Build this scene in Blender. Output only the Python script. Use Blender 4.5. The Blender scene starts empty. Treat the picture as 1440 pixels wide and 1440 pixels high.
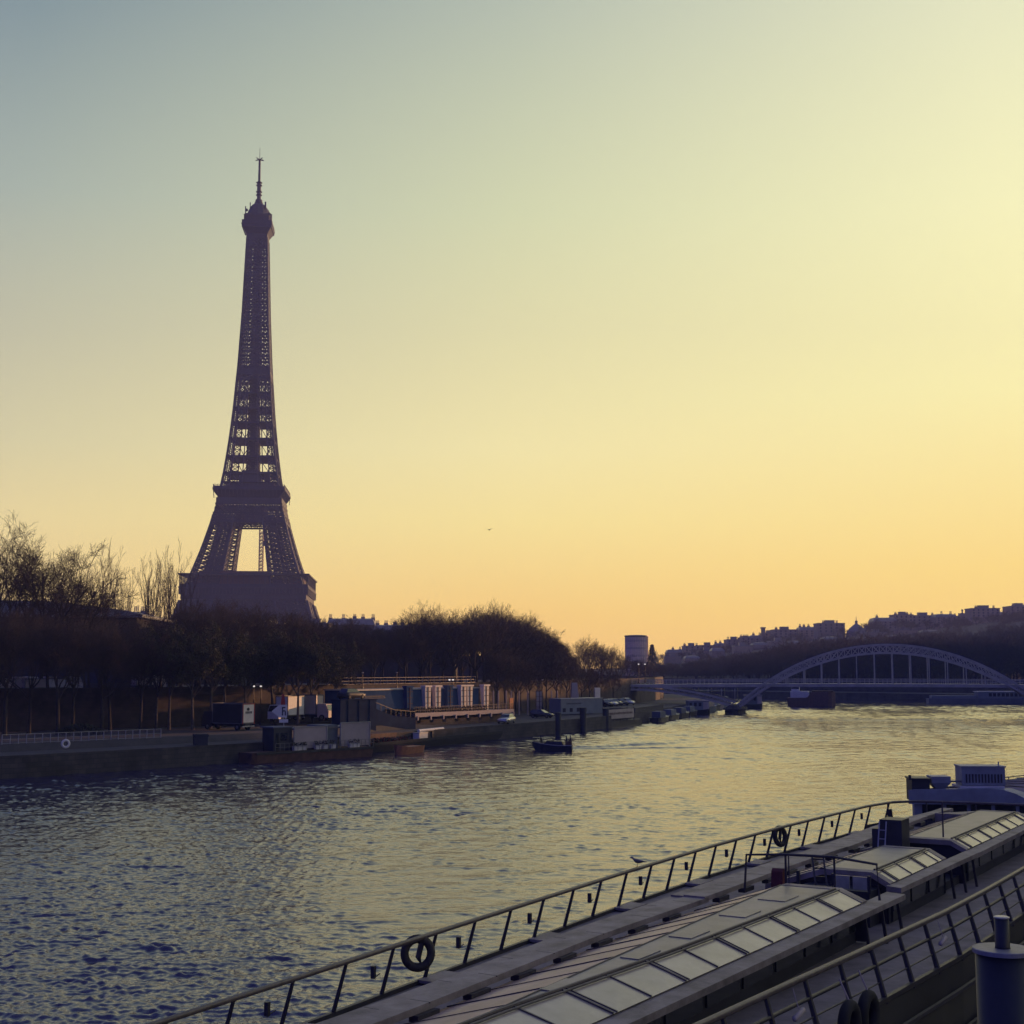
import bpy, math, random
import numpy as np
from mathutils import Vector, Matrix
R = math.radians
random.seed(7)
SC = bpy.context.scene
COL = SC.collection

# ------------------------------------------------------------------ camera
F, HOR, CZ = 1936.0, 939.0, 11.0
PITCH = math.atan((HOR - 720) / F)
cam = bpy.data.cameras.new('camera')
cam.sensor_width = 36.0
cam.lens = 36.0 * F / 1440.0
cam.clip_start = 0.5
cam.clip_end = 20000
camo = bpy.data.objects.new('camera', cam)
camo.location = (0, 0, CZ)
camo.rotation_euler = (math.pi / 2 + PITCH, 0, 0)
COL.objects.link(camo)
SC.camera = camo

# ------------------------------------------------------------------ light
SUN_AZ, SUN_EL = R(50), R(6)            # azimuth measured to the right of the view axis
SUN_DIR = Vector((math.sin(SUN_AZ) * math.cos(SUN_EL), math.cos(SUN_AZ) * math.cos(SUN_EL), math.sin(SUN_EL)))
sun = bpy.data.lights.new('sun', 'SUN')
sun.energy = 4.2
sun.angle = R(0.6)
sun.color = (1.0, 0.50, 0.23)
suno = bpy.data.objects.new('sun', sun)
suno.rotation_euler = (-SUN_DIR).to_track_quat('-Z', 'Y').to_euler()
COL.objects.link(suno)

SC.view_settings.view_transform = 'Standard'
SC.view_settings.look = 'None'
SC.view_settings.exposure = 0.0
SC.view_settings.gamma = 1.0
cy = SC.cycles
cy.max_bounces = 6
cy.diffuse_bounces = 2
cy.glossy_bounces = 3
cy.transmission_bounces = 4
cy.volume_bounces = 1
cy.transparent_max_bounces = 8
cy.use_denoising = True
cy.denoiser = 'OPENIMAGEDENOISE'
cy.denoising_prefilter = 'ACCURATE'
cy.denoising_input_passes = 'RGB_ALBEDO_NORMAL'
cy.caustics_reflective = False
cy.caustics_refractive = False
cy.sample_clamp_indirect = 4.0


def lin(c):
    return tuple((x / 255 / 12.92) if x / 255 <= 0.04045 else ((x / 255 + 0.055) / 1.055) ** 2.4 for x in c)


def build_world():
    w = bpy.data.worlds.new('World')
    SC.world = w
    w.use_nodes = True
    nt = w.node_tree
    nt.nodes.clear()
    N = nt.nodes.new
    L = nt.links.new
    out = N('ShaderNodeOutputWorld')
    tc = N('ShaderNodeTexCoord')
    sx = N('ShaderNodeSeparateXYZ')
    L(tc.outputs['Generated'], sx.inputs[0])

    def m(op, a, b=None, c=None):
        n = N('ShaderNodeMath')
        n.operation = op
        for i, v in enumerate((a, b, c)):
            if v is None:
                continue
            if isinstance(v, (int, float)):
                n.inputs[i].default_value = v
            else:
                L(v, n.inputs[i])
        return n.outputs[0]
    x, y, z = sx.outputs
    elev = m('MULTIPLY', m('ARCSINE', z), 180 / math.pi)
    e = m('DIVIDE', m('MAXIMUM', elev, 0.0), 60.0)
    hl = m('SQRT', m('ADD', m('MULTIPLY', x, x), m('MAXIMUM', m('MULTIPLY', y, y), 1e-6)))
    c = m('DIVIDE', m('ADD', m('MULTIPLY', x, math.sin(SUN_AZ)), m('MULTIPLY', y, math.cos(SUN_AZ))), hl)
    th = m('MULTIPLY', m('ARCCOSINE', m('MINIMUM', m('MAXIMUM', c, -1.0), 1.0)), 180 / math.pi)
    # sky colour by height, at five bearings away from the sun
    cols = SKY_COLS

    def ramp(stops):
        n = N('ShaderNodeValToRGB')
        n.color_ramp.interpolation = 'B_SPLINE' if False else 'LINEAR'
        els = n.color_ramp.elements
        while len(els) < len(stops):
            els.new(0.5)
        for el, (deg, col) in zip(els, stops):
            el.position = min(1, deg / 60.0)
        for el, (deg, col) in zip(els, stops):
            g = 1.0
            if len(col) == 4:
                g = col[3]
            cc = lin(col[:3])
            el.color = (cc[0] * g, cc[1] * g, cc[2] * g, 1)
        L(e, n.inputs[0])
        return n.outputs[0]
    prev = None
    pt = None
    for t, st in cols:
        r = ramp(st)
        if prev is None:
            prev = r
        else:
            mr = N('ShaderNodeMapRange')
            mr.inputs['From Min'].default_value = pt
            mr.inputs['From Max'].default_value = t
            L(th, mr.inputs['Value'])
            mx = N('ShaderNodeMix')
            mx.data_type = 'RGBA'
            L(mr.outputs[0], mx.inputs['Factor'])
            L(prev, mx.inputs['A'])
            L(r, mx.inputs['B'])
            prev = mx.outputs['Result']
        pt = t
    sky = N('ShaderNodeTexSky')
    sky.sky_type = 'NISHITA'
    sky.sun_disc = False
    sky.sun_elevation = SUN_EL
    sky.sun_rotation = SUN_AZ
    bg1 = N('ShaderNodeBackground')
    bg1.inputs['Strength'].default_value = 0.002
    L(sky.outputs[0], bg1.inputs[0])
    bg2 = N('ShaderNodeBackground')
    bg2.inputs['Strength'].default_value = SKY_GAIN
    L(prev, bg2.inputs[0])
    ad = N('ShaderNodeAddShader')
    L(bg1.outputs[0], ad.inputs[0])
    L(bg2.outputs[0], ad.inputs[1])
    L(ad.outputs[0], out.inputs['Surface'])


SKY_GAIN = 1.285
SKY_COLS = [
    (0, [(0, (255, 205, 108)), (4, (255, 222, 126)), (9, (255, 246, 174, 1.25)), (16, (255, 248, 190, 1.1)), (27, (228, 230, 190)), (40, (140, 154, 172)), (60, (74, 84, 128))]),
    (30, [(0, (250, 203, 112)), (4, (254, 218, 121)), (11, (253, 242, 166)), (18, (241, 237, 179)), (27, (214, 216, 181)), (40, (125, 140, 166)), (60, (70, 80, 126))]),
    (50, [(0, (242, 190, 112)), (2.3, (245, 202, 115)), (6, (246, 223, 142)), (9, (242, 228, 160)), (18.7, (204, 208, 164)), (28, (163, 174, 160)), (40, (98, 114, 148)), (60, (62, 72, 122))]),
    (70, [(0, (230, 187, 122)), (3, (238, 206, 133)), (6, (233, 213, 148)), (9, (215, 206, 156)), (18.7, (160, 172, 157)), (27, (110, 132, 139)), (40, (74, 90, 128)), (60, (56, 66, 118))]),
    (112, [(0, (70, 68, 140)), (10, (64, 68, 150)), (25, (62, 68, 148)), (60, (54, 62, 120))]),
]
build_world()

# ------------------------------------------------------------------ pixel helpers (1440 px photograph, known heights)


def ray(px, py):
    d = ((px - 720) / F, 1.0, (720 - py) / F)
    c, s = math.cos(PITCH), math.sin(PITCH)
    return Vector((d[0], d[1] * c - d[2] * s, d[1] * s + d[2] * c))


def at(px, py, z):
    r = ray(px, py)
    t = (z - CZ) / r.z
    return Vector((r.x * t, r.y * t, z))


def atD(px, py, D):
    r = ray(px, py)
    t = D / r.y
    return Vector((r.x * t, D, CZ + r.z * t))


def px_of(P):
    v = Vector(P) - Vector((0, 0, CZ))
    c, s = math.cos(PITCH), math.sin(PITCH)
    yy = v.y * c + v.z * s
    return 720 + F * v.x / yy


# ------------------------------------------------------------------ mesh builder
class MB:
    def __init__(self):
        self.v, self.f, self.m = [], [], []

    def add(self, vs, fs, mat=0):
        b = len(self.v)
        self.v += [tuple(p) for p in vs]
        self.f += [tuple(i + b for i in q) for q in fs]
        self.m += [mat] * len(fs)
        return self

    def box(self, x0, x1, y0, y1, z0, z1, mat=0):
        return self.add([(x0, y0, z0), (x1, y0, z0), (x1, y1, z0), (x0, y1, z0), (x0, y0, z1), (x1, y0, z1), (x1, y1, z1), (x0, y1, z1)],
                        [(3, 2, 1, 0), (4, 5, 6, 7), (0, 1, 5, 4), (1, 2, 6, 5), (2, 3, 7, 6), (3, 0, 4, 7)], mat)

    def frustum(self, x0, x1, y0, y1, z0, X0, X1, Y0, Y1, z1, mat=0):
        return self.add([(x0, y0, z0), (x1, y0, z0), (x1, y1, z0), (x0, y1, z0), (X0, Y0, z1), (X1, Y0, z1), (X1, Y1, z1), (X0, Y1, z1)],
                        [(3, 2, 1, 0), (4, 5, 6, 7), (0, 1, 5, 4), (1, 2, 6, 5), (2, 3, 7, 6), (3, 0, 4, 7)], mat)

    def path(self, pts, rad, n=4, mat=0, cap=True, phase=0.785):
        pts = [Vector(p) for p in pts]
        if not hasattr(rad, '__len__'):
            rad = [rad] * len(pts)
        vs, fs = [], []
        up = None
        for i, p in enumerate(pts):
            d = (pts[min(i + 1, len(pts) - 1)] - pts[max(i - 1, 0)])
            if d.length < 1e-9:
                d = Vector((0, 0, 1))
            d.normalize()
            if up is None or abs(up.dot(d)) > 0.95:
                up = Vector((0, 0, 1)) if abs(d.z) < 0.9 else Vector((0, 1, 0))
            a = d.cross(up).normalized()
            b = a.cross(d)
            for k in range(n):
                t = phase + 2 * math.pi * k / n
                vs.append(p + (a * math.cos(t) + b * math.sin(t)) * rad[i])
        for i in range(len(pts) - 1):
            for k in range(n):
                k2 = (k + 1) % n
                fs.append((i * n + k, i * n + k2, (i + 1) * n + k2, (i + 1) * n + k))
        if cap and n > 2:
            fs.append(tuple(range(n))[::-1])
            fs.append(tuple((len(pts) - 1) * n + k for k in range(n)))
        return self.add(vs, fs, mat)

    def bar(self, p, q, w, mat=0):
        return self.path([p, q], w * 0.7071, 4, mat, cap=True)

    def lathe(self, prof, n=24, c=(0, 0), mat=0, cap=True):
        vs, fs = [], []
        for r, z in prof:
            for k in range(n):
                t = 2 * math.pi * k / n
                vs.append((c[0] + r * math.cos(t), c[1] + r * math.sin(t), z))
        for i in range(len(prof) - 1):
            for k in range(n):
                k2 = (k + 1) % n
                fs.append((i * n + k, i * n + k2, (i + 1) * n + k2, (i + 1) * n + k))
        if cap:
            fs.append(tuple(range(n))[::-1])
            fs.append(tuple((len(prof) - 1) * n + k for k in range(n)))
        return self.add(vs, fs, mat)

    def prism(self, poly, z0, z1, mat=0):          # poly in x,y extruded in z
        n = len(poly)
        vs = [(p[0], p[1], z0) for p in poly] + [(p[0], p[1], z1) for p in poly]
        fs = [tuple(range(n))[::-1], tuple(range(n, 2 * n))] + [(i, (i + 1) % n, n + (i + 1) % n, n + i) for i in range(n)]
        return self.add(vs, fs, mat)

    def side(self, poly, y0, y1, mat=0):           # poly in x,z extruded along y
        n = len(poly)
        vs = [(p[0], y0, p[1]) for p in poly] + [(p[0], y1, p[1]) for p in poly]
        fs = [tuple(range(n)), tuple(range(n, 2 * n))[::-1]] + [((i + 1) % n, i, n + i, n + (i + 1) % n) for i in range(n)]
        return self.add(vs, fs, mat)

    def loft(self, rings, mat=0, closed=True, cap=True):
        n = len(rings[0])
        vs = [p for r in rings for p in r]
        fs = []
        for i in range(len(rings) - 1):
            for k in range(n if closed else n - 1):
                k2 = (k + 1) % n
                fs.append((i * n + k, i * n + k2, (i + 1) * n + k2, (i + 1) * n + k))
        if cap and closed:
            fs.append(tuple(range(n))[::-1])
            fs.append(tuple((len(rings) - 1) * n + k for k in range(n)))
        return self.add(vs, fs, mat)

    def sphere(self, c, r, n=10, sc=(1, 1, 1), mat=0):
        prof = []
        for i in range(n // 2 + 1):
            t = -math.pi / 2 + math.pi * i / (n // 2)
            prof.append((max(1e-4, math.cos(t)), math.sin(t)))
        vs, fs = [], []
        for rr, zz in prof:
            for k in range(n):
                t = 2 * math.pi * k / n
                vs.append((c[0] + r * sc[0] * rr * math.cos(t), c[1] + r * sc[1] * rr * math.sin(t), c[2] + r * sc[2] * zz))
        for i in range(len(prof) - 1):
            for k in range(n):
                k2 = (k + 1) % n
                fs.append((i * n + k, i * n + k2, (i + 1) * n + k2, (i + 1) * n + k))
        return self.add(vs, fs, mat)

    def torus(self, c, Rr, r, axis='y', n=28, k=10, mat=0):
        rings = []
        for i in range(n):
            t = 2 * math.pi * i / n
            ring = []
            for j in range(k):
                s = 2 * math.pi * j / k
                q = Rr + r * math.cos(s)
                a, b, h = q * math.cos(t), q * math.sin(t), r * math.sin(s)
                p = {'y': (a, h, b), 'x': (h, a, b), 'z': (a, b, h)}[axis]
                ring.append((c[0] + p[0], c[1] + p[1], c[2] + p[2]))
            rings.append(ring)
        rings.append(rings[0])
        return self.loft(rings, mat, True, False)

    def build(self, name, mats, parent=None, smooth=False):
        me = bpy.data.meshes.new(name)
        me.from_pydata(self.v, [], self.f)
        if not isinstance(mats, (list, tuple)):
            mats = [mats]
        for mm in mats:
            me.materials.append(mm)
        if len(mats) > 1:
            me.polygons.foreach_set('material_index', self.m)
        if smooth:
            me.polygons.foreach_set('use_smooth', [True] * len(self.f))
        me.update()
        o = bpy.data.objects.new(name, me)
        COL.objects.link(o)
        if parent is not None:
            o.parent = parent
        return o


def tag(o, label=None, cat=None, group=None, kind=None):
    if label:
        o['label'] = label
    if cat:
        o['category'] = cat
    if group:
        o['group'] = group
    if kind:
        o['kind'] = kind
    return o


def thing(name, label, cat, loc=(0, 0, 0), rz=0.0, group=None):
    o = bpy.data.objects.new(name, None)
    o.empty_display_size = 0.5
    o.location = loc
    o.rotation_euler = (0, 0, rz)
    COL.objects.link(o)
    return tag(o, label, cat, group)


def copy_tree(o, loc=None, rz=None, label=None, group=None, scale=None, parent=None):
    c = o.copy()
    COL.objects.link(c)
    if parent is not None:
        c.parent = parent
    if loc is not None:
        c.location = loc
    if rz is not None:
        c.rotation_euler = (0, 0, rz)
    if scale is not None:
        c.scale = scale if hasattr(scale, '__len__') else (scale,) * 3
    if label:
        c['label'] = label
    if group:
        c['group'] = group
    for ch in list(o.children):
        copy_tree(ch, parent=c)
    return c


def struct(mb, name, mats, smooth=False, kind='structure'):
    o = mb.build(name, mats, None, smooth)
    o['kind'] = kind
    return o


# ------------------------------------------------------------------ materials
MATS = {}


def mat(name, col, rough=0.7, metal=0.0, var=0.25, scale=2.0, bump=0.0, bscale=None, spec=0.5, trans=0.0, emis=None, col2=None, vec_scale=None):
    if name in MATS:
        return MATS[name]
    m = bpy.data.materials.new(name)
    m.use_nodes = True
    nt = m.node_tree
    b = nt.nodes['Principled BSDF']
    b.inputs['Roughness'].default_value = rough
    b.inputs['Metallic'].default_value = metal
    b.inputs['Specular IOR Level'].default_value = spec
    if trans:
        b.inputs['Transmission Weight'].default_value = trans
    tc = nt.nodes.new('ShaderNodeTexCoord')
    vec = tc.outputs['Object']
    if vec_scale:
        mp = nt.nodes.new('ShaderNodeMapping')
        mp.inputs['Scale'].default_value = vec_scale
        nt.links.new(vec, mp.inputs[0])
        vec = mp.outputs[0]
    nz = nt.nodes.new('ShaderNodeTexNoise')
    nz.inputs['Scale'].default_value = scale
    nz.inputs['Detail'].default_value = 6
    nz.inputs['Roughness'].default_value = 0.62
    nt.links.new(vec, nz.inputs['Vector'])
    rp = nt.nodes.new('ShaderNodeValToRGB')
    lo = tuple(c * (1 - var) for c in col)
    hi = col2 if col2 else tuple(min(1, c * (1 + var)) for c in col)
    rp.color_ramp.elements[0].position = 0.3
    rp.color_ramp.elements[1].position = 0.7
    rp.color_ramp.elements[0].color = (*lo, 1)
    rp.color_ramp.elements[1].color = (*hi, 1)
    nt.links.new(nz.outputs['Fac'], rp.inputs[0])
    nt.links.new(rp.outputs[0], b.inputs['Base Color'])
    if bump:
        n2 = nt.nodes.new('ShaderNodeTexNoise')
        n2.inputs['Scale'].default_value = bscale or scale * 4
        n2.inputs['Detail'].default_value = 5
        nt.links.new(vec, n2.inputs['Vector'])
        bp = nt.nodes.new('ShaderNodeBump')
        bp.inputs['Strength'].default_value = bump
        bp.inputs['Distance'].default_value = 0.05
        nt.links.new(n2.outputs['Fac'], bp.inputs['Height'])
        nt.links.new(bp.outputs[0], b.inputs['Normal'])
    if emis:
        b.inputs['Emission Color'].default_value = (*emis[:3], 1)
        b.inputs['Emission Strength'].default_value = emis[3]
    MATS[name] = m
    return m


def brick_mat(name, c1, c2, mortar, scale, bw=0.9, bh=0.35, rough=0.85):
    m = bpy.data.materials.new(name)
    m.use_nodes = True
    nt = m.node_tree
    b = nt.nodes['Principled BSDF']
    b.inputs['Roughness'].default_value = rough
    tc = nt.nodes.new('ShaderNodeTexCoord')
    mp = nt.nodes.new('ShaderNodeMapping')
    mp.inputs['Rotation'].default_value = (math.pi / 2, 0, 0)
    sx = nt.nodes.new('ShaderNodeSeparateXYZ')
    nt.links.new(tc.outputs['Object'], sx.inputs[0])
    cb = nt.nodes.new('ShaderNodeCombineXYZ')
    ad = nt.nodes.new('ShaderNodeMath')
    ad.operation = 'ADD'
    nt.links.new(sx.outputs[0], ad.inputs[0])
    nt.links.new(sx.outputs[1], ad.inputs[1])
    nt.links.new(ad.outputs[0], cb.inputs[0])
    nt.links.new(sx.outputs[2], cb.inputs[1])
    br = nt.nodes.new('ShaderNodeTexBrick')
    br.inputs['Scale'].default_value = scale
    br.inputs['Brick Width'].default_value = bw
    br.inputs['Row Height'].default_value = bh
    br.inputs['Mortar Size'].default_value = 0.02
    br.inputs['Color1'].default_value = (*c1, 1)
    br.inputs['Color2'].default_value = (*c2, 1)
    br.inputs['Mortar'].default_value = (*mortar, 1)
    nt.links.new(cb.outputs[0], br.inputs['Vector'])
    nz = nt.nodes.new('ShaderNodeTexNoise')
    nz.inputs['Scale'].default_value = 0.5
    nz.inputs['Detail'].default_value = 6
    nt.links.new(tc.outputs['Object'], nz.inputs['Vector'])
    mx = nt.nodes.new('ShaderNodeMix')
    mx.data_type = 'RGBA'
    mx.blend_type = 'MULTIPLY'
    mx.inputs['Factor'].default_value = 0.8
    rp = nt.nodes.new('ShaderNodeValToRGB')
    rp.color_ramp.elements[0].position = 0.3
    rp.color_ramp.elements[0].color = (0.35, 0.33, 0.33, 1)
    rp.color_ramp.elements[1].position = 0.65
    rp.color_ramp.elements[1].color = (1, 1, 1, 1)
    nt.links.new(nz.outputs['Fac'], rp.inputs[0])
    nt.links.new(br.outputs['Color'], mx.inputs['A'])
    nt.links.new(rp.outputs[0], mx.inputs['B'])
    nt.links.new(mx.outputs['Result'], b.inputs['Base Color'])
    return m


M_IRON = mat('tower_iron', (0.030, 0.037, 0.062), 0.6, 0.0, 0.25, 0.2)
M_STONE = brick_mat('quay_stone', (0.085, 0.060, 0.052), (0.060, 0.044, 0.040), (0.05, 0.045, 0.042), 1.0, 1.1, 0.45)
M_STONE2 = brick_mat('pier_stone', (0.085, 0.078, 0.078), (0.06, 0.056, 0.058), (0.03, 0.03, 0.032), 1.0, 1.2, 0.5)
M_ASPH = mat('asphalt', (0.05, 0.05, 0.052), 0.9, 0, 0.3, 0.4, 0.3, 8)
M_PAVE = mat('quay_paving', (0.055, 0.052, 0.052), 0.85, 0, 0.3, 0.6, 0.3, 6)
M_SOIL = mat('city_ground', (0.05, 0.046, 0.04), 0.95, 0, 0.35, 0.15)
M_BARK = mat('bark', (0.042, 0.034, 0.030), 0.9, 0, 0.35, 1.2, 0.4, 8)
M_BARKPALE = mat('bark_pale', (0.10, 0.085, 0.072), 0.9, 0, 0.45, 2.0, 0.3, 8)
M_TWIG = mat('twig', (0.055, 0.040, 0.034), 0.9, 0, 0.3, 1.0)
M_BUD = mat('bud_leaf', (0.060, 0.062, 0.026), 0.8, 0, 0.35, 0.8)
M_WHITE = mat('white_paint', (0.72, 0.70, 0.68), 0.5, 0, 0.08, 0.6)
M_CREAM = mat('cream_panel', (0.50, 0.43, 0.38), 0.6, 0, 0.15, 0.7)
M_PALE = mat('pale_screen', (0.40, 0.34, 0.34), 0.7, 0, 0.12, 0.6)
M_BLUEG = mat('blue_grey_paint', (0.12, 0.14, 0.18), 0.6, 0, 0.2, 0.5)
M_HOARD = mat('hoarding_paint', (0.19, 0.22, 0.26), 0.6, 0, 0.15, 0.4)
M_DKBLUE = mat('dark_blue_paint', (0.020, 0.024, 0.040), 0.5, 0, 0.3, 0.8)
M_DARK = mat('dark_paint', (0.025, 0.025, 0.03), 0.5, 0, 0.3, 1.0)
M_HULL = mat('hull_black', (0.020, 0.021, 0.027), 0.4, 0, 0.4, 0.6)
M_RUST = mat('rust_brown', (0.11, 0.055, 0.040), 0.8, 0, 0.4, 1.2)
M_GLASS = mat('dark_glass', (0.02, 0.024, 0.03), 0.08, 0, 0.1, 1.0, spec=0.8)
M_RUBBER = mat('rubber', (0.018, 0.018, 0.019), 0.85, 0, 0.3, 3.0)
M_GREYM = mat('grey_metal', (0.17, 0.17, 0.18), 0.45, 0.4, 0.2, 1.5)
M_PALEM = mat('pale_metal', (0.42, 0.42, 0.43), 0.4, 0.3, 0.15, 1.5)
M_RED = mat('red_paint', (0.38, 0.045, 0.03), 0.6, 0, 0.2, 2.0)
M_ORANGE = mat('orange_paint', (0.62, 0.20, 0.06), 0.6, 0, 0.15, 1.5)
M_ZINC = mat('zinc_roof', (0.19, 0.20, 0.22), 0.5, 0.1, 0.2, 0.5)
M_LIME = mat('limestone', (0.30, 0.255, 0.22), 0.85, 0, 0.2, 0.15)
M_LIME2 = mat('limestone_grey', (0.23, 0.21, 0.20), 0.85, 0, 0.25, 0.15)
M_STEELB = mat('bridge_steel', (0.50, 0.48, 0.42), 0.55, 0.1, 0.2, 0.5)
M_LAMP = mat('lamp_glow', (0.9, 0.85, 0.8), 0.5, 0, 0.02, 1, emis=(1.0, 0.92, 0.85, 0.8))

# ------------------------------------------------------------------ setting: river, banks, hill
W = [(-260, -60), (-150, 55), (-80, 112), (-50.8, 138.6), (-34, 158), (-23, 174), (-8, 205), (-1.6, 215), (9.5, 236), (23, 268), (38.8, 323), (46, 350), (58, 400), (60, 440), (40, 520), (0, 600), (-200, 800), (-900, 1300)]
RW = [(-300, -30), (-180, 85), (-100, 146), (-66, 172), (-42, 192), (-30, 212), (-8, 247), (8, 280), (22, 318), (33, 352), (44, 400), (45, 440), (25, 515), (-15, 590), (-215, 780), (-900, 1270)]
RB = [(60, -80), (16, 4), (34, 60), (82, 180), (120, 280), (160, 380), (163, 441), (127, 470), (90, 503), (40, 560), (-20, 640), (-200, 830), (-900, 1330)]


def interp(pl, n):
    P = np.array(pl, float)
    s = np.r_[0, np.cumsum(np.linalg.norm(np.diff(P, axis=0), axis=1))]
    q = np.linspace(0, s[-1], n)
    return np.c_[np.interp(q, s, P[:, 0]), np.interp(q, s, P[:, 1])]


def water_material():
    m = bpy.data.materials.new('river_water')
    m.use_nodes = True
    nt = m.node_tree
    b = nt.nodes['Principled BSDF']
    b.inputs['Base Color'].default_value = (0.028, 0.024, 0.075, 1)
    b.inputs['Roughness'].default_value = 0.09
    b.inputs['IOR'].default_value = 1.75
    b.inputs['Specular IOR Level'].default_value = 0.5
    tc = nt.nodes.new('ShaderNodeTexCoord')
    prev = None
    for sc, st, dist, sy in ((2.6, 0.20, 0.03, 2.4), (7.0, 0.22, 0.012, 2.0)):
        mp = nt.nodes.new('ShaderNodeMapping')
        mp.inputs['Scale'].default_value = (1.0, sy, 1)
        mp.inputs['Rotation'].default_value = (0, 0, R(8))
        nt.links.new(tc.outputs['Object'], mp.inputs[0])
        nz = nt.nodes.new('ShaderNodeTexNoise')
        nz.inputs['Scale'].default_value = sc
        nz.inputs['Detail'].default_value = 4
        nz.inputs['Roughness'].default_value = 0.55
        nz.inputs['Distortion'].default_value = 0.6
        nt.links.new(mp.outputs[0], nz.inputs['Vector'])
        bp = nt.nodes.new('ShaderNodeBump')
        bp.inputs['Strength'].default_value = st
        bp.inputs['Distance'].default_value = dist * 2.0
        nt.links.new(nz.outputs['Fac'], bp.inputs['Height'])
        if prev is not None:
            nt.links.new(prev, bp.inputs['Normal'])
        prev = bp.outputs[0]
    nt.links.new(prev, b.inputs['Normal'])
    return m


M_WATER = water_material()


def build_river():
    rng = np.random.default_rng(3)
    nr, na = 2300, 1000
    r = np.exp(np.linspace(math.log(22), math.log(760), nr))
    a = np.linspace(R(-36), R(34), na)
    rr, aa = np.meshgrid(r, a, indexing='ij')
    X = rr * np.sin(aa)
    Y = rr * np.cos(aa)
    cell = np.maximum(rr * (math.log(760 / 22) / nr), rr * (R(70) / na))
    Z = np.zeros_like(X)
    def waves(n, l0, l1, slope, spread, th0, sharp=0.7):
        H = np.zeros_like(X)
        for i in range(n):
            lam = l0 * (l1 / l0) ** rng.random()
            th = R(th0) + rng.normal(0, R(spread))
            k = 2 * math.pi / lam
            fade = np.clip((lam / cell - 2.0) / 1.5, 0, 1)
            arg = k * (X * math.cos(th) + Y * math.sin(th)) + rng.random() * 6.28
            H += slope / k * fade * (np.exp(sharp * np.sin(arg)) - 1.12)
        return H

    def patches(n, l0, l1):
        g = np.zeros_like(X)
        for i in range(n):
            lam = l0 * (l1 / l0) ** rng.random()
            th = rng.random() * 6.28
            g += np.sin(2 * math.pi / lam * (X * math.cos(th) * 0.7 + Y * math.sin(th)) + rng.random() * 6.28)
        return g / math.sqrt(n / 2)
    # gentle swell, then short steep chop that comes and goes in patches
    # short waves the mesh is too coarse for far off are made up for by steeper long ones there
    Z += waves(34, 0.8, 4.5, 0.0125, 45, 98, 0.7) * (1.0 + 1.6 * np.clip((rr - 130) / 150, 0, 1))
    Z += waves(22, 0.55, 1.2, 0.014, 36, 95, 0.9) * np.clip(patches(18, 2, 6) * 0.5 + 0.5, 0, 1.5)
    Z += waves(30, 0.28, 0.95, 0.030, 40, 95, 1.0) * np.clip(patches(18, 1.2, 4) * 0.5 + 0.55, 0, 1.5)
    g = patches(9, 25, 95)
    Z *= 1.0 + 0.22 * np.clip(g, -2, 2)
    # the left half of the river is roughened by the breeze along the quay, the right half is calmer
    q = np.clip(((-2.0 - 0.083 * Y) - X) / 14.0 + 0.5 + 0.12 * g, 0, 1)
    q = q * q * (3 - 2 * q)
    Z *= 1.0 + 0.5 * q
    Z += waves(38, 0.24, 0.8, 0.062, 60, 95, 0.8) * q
    # wake of the launch

    def ridge(p, q, amp, w, lam):
        p, q = np.array(p), np.array(q)
        u = (q - p) / np.linalg.norm(q - p)
        s = (X - p[0]) * u[0] + (Y - p[1]) * u[1]
        t = -(X - p[0]) * u[1] + (Y - p[1]) * u[0]
        Ln = np.linalg.norm(q - p)
        env = np.clip(s / 2, 0, 1) * np.clip((Ln - s) / (0.4 * Ln), 0, 1)
        return amp * env * np.exp(-(t / w) ** 2) * np.cos(2 * math.pi * t / lam)
    b0, b1 = at(800, 1052, 0), at(1010, 1042, 0)
    Z += ridge((b0.x, b0.y), (b1.x, b1.y), 0.22, 1.6, 3.2)
    Z += ridge((b0.x, b0.y), (b1.x + 4, b1.y + 14), 0.12, 1.4, 2.6)
    Z += ridge((b0.x - 2, b0.y - 2), (b1.x + 2, b1.y - 16), 0.13, 1.4, 2.6)
    c0, c1 = at(1020, 1013, 0), at(1500, 1013, 0)
    Z += ridge((c0.x, c0.y), (c1.x, c1.y), 0.22, 4.5, 14)
    n = nr * na
    co = np.stack([X, Y, Z], -1).reshape(-1, 3).astype(np.float32)
    idx = np.arange(n).reshape(nr, na)
    q = np.stack([idx[:-1, :-1], idx[:-1, 1:], idx[1:, 1:], idx[1:, :-1]], -1).reshape(-1, 4)
    me = bpy.data.meshes.new('river')
    me.vertices.add(n)
    me.vertices.foreach_set('co', co.ravel())
    me.loops.add(q.size)
    me.loops.foreach_set('vertex_index', q[:, ::-1].ravel().astype(np.int32))
    me.polygons.add(len(q))
    me.polygons.foreach_set('loop_start', np.arange(0, q.size, 4, dtype=np.int32))
    me.polygons.foreach_set('loop_total', np.full(len(q), 4, dtype=np.int32))
    me.polygons.foreach_set('use_smooth', np.ones(len(q), bool))
    me.update()
    me.validate()
    me.materials.append(M_WATER)
    o = bpy.data.objects.new('river', me)
    COL.objects.link(o)
    o['kind'] = 'structure'
    mb = MB()
    mb.add([(-4000, -1500, -0.9), (4000, -1500, -0.9), (4000, 6000, -0.9), (-4000, 6000, -0.9)], [(0, 1, 2, 3)])
    struct(mb, 'river_bed', M_WATER)


build_river()


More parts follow.
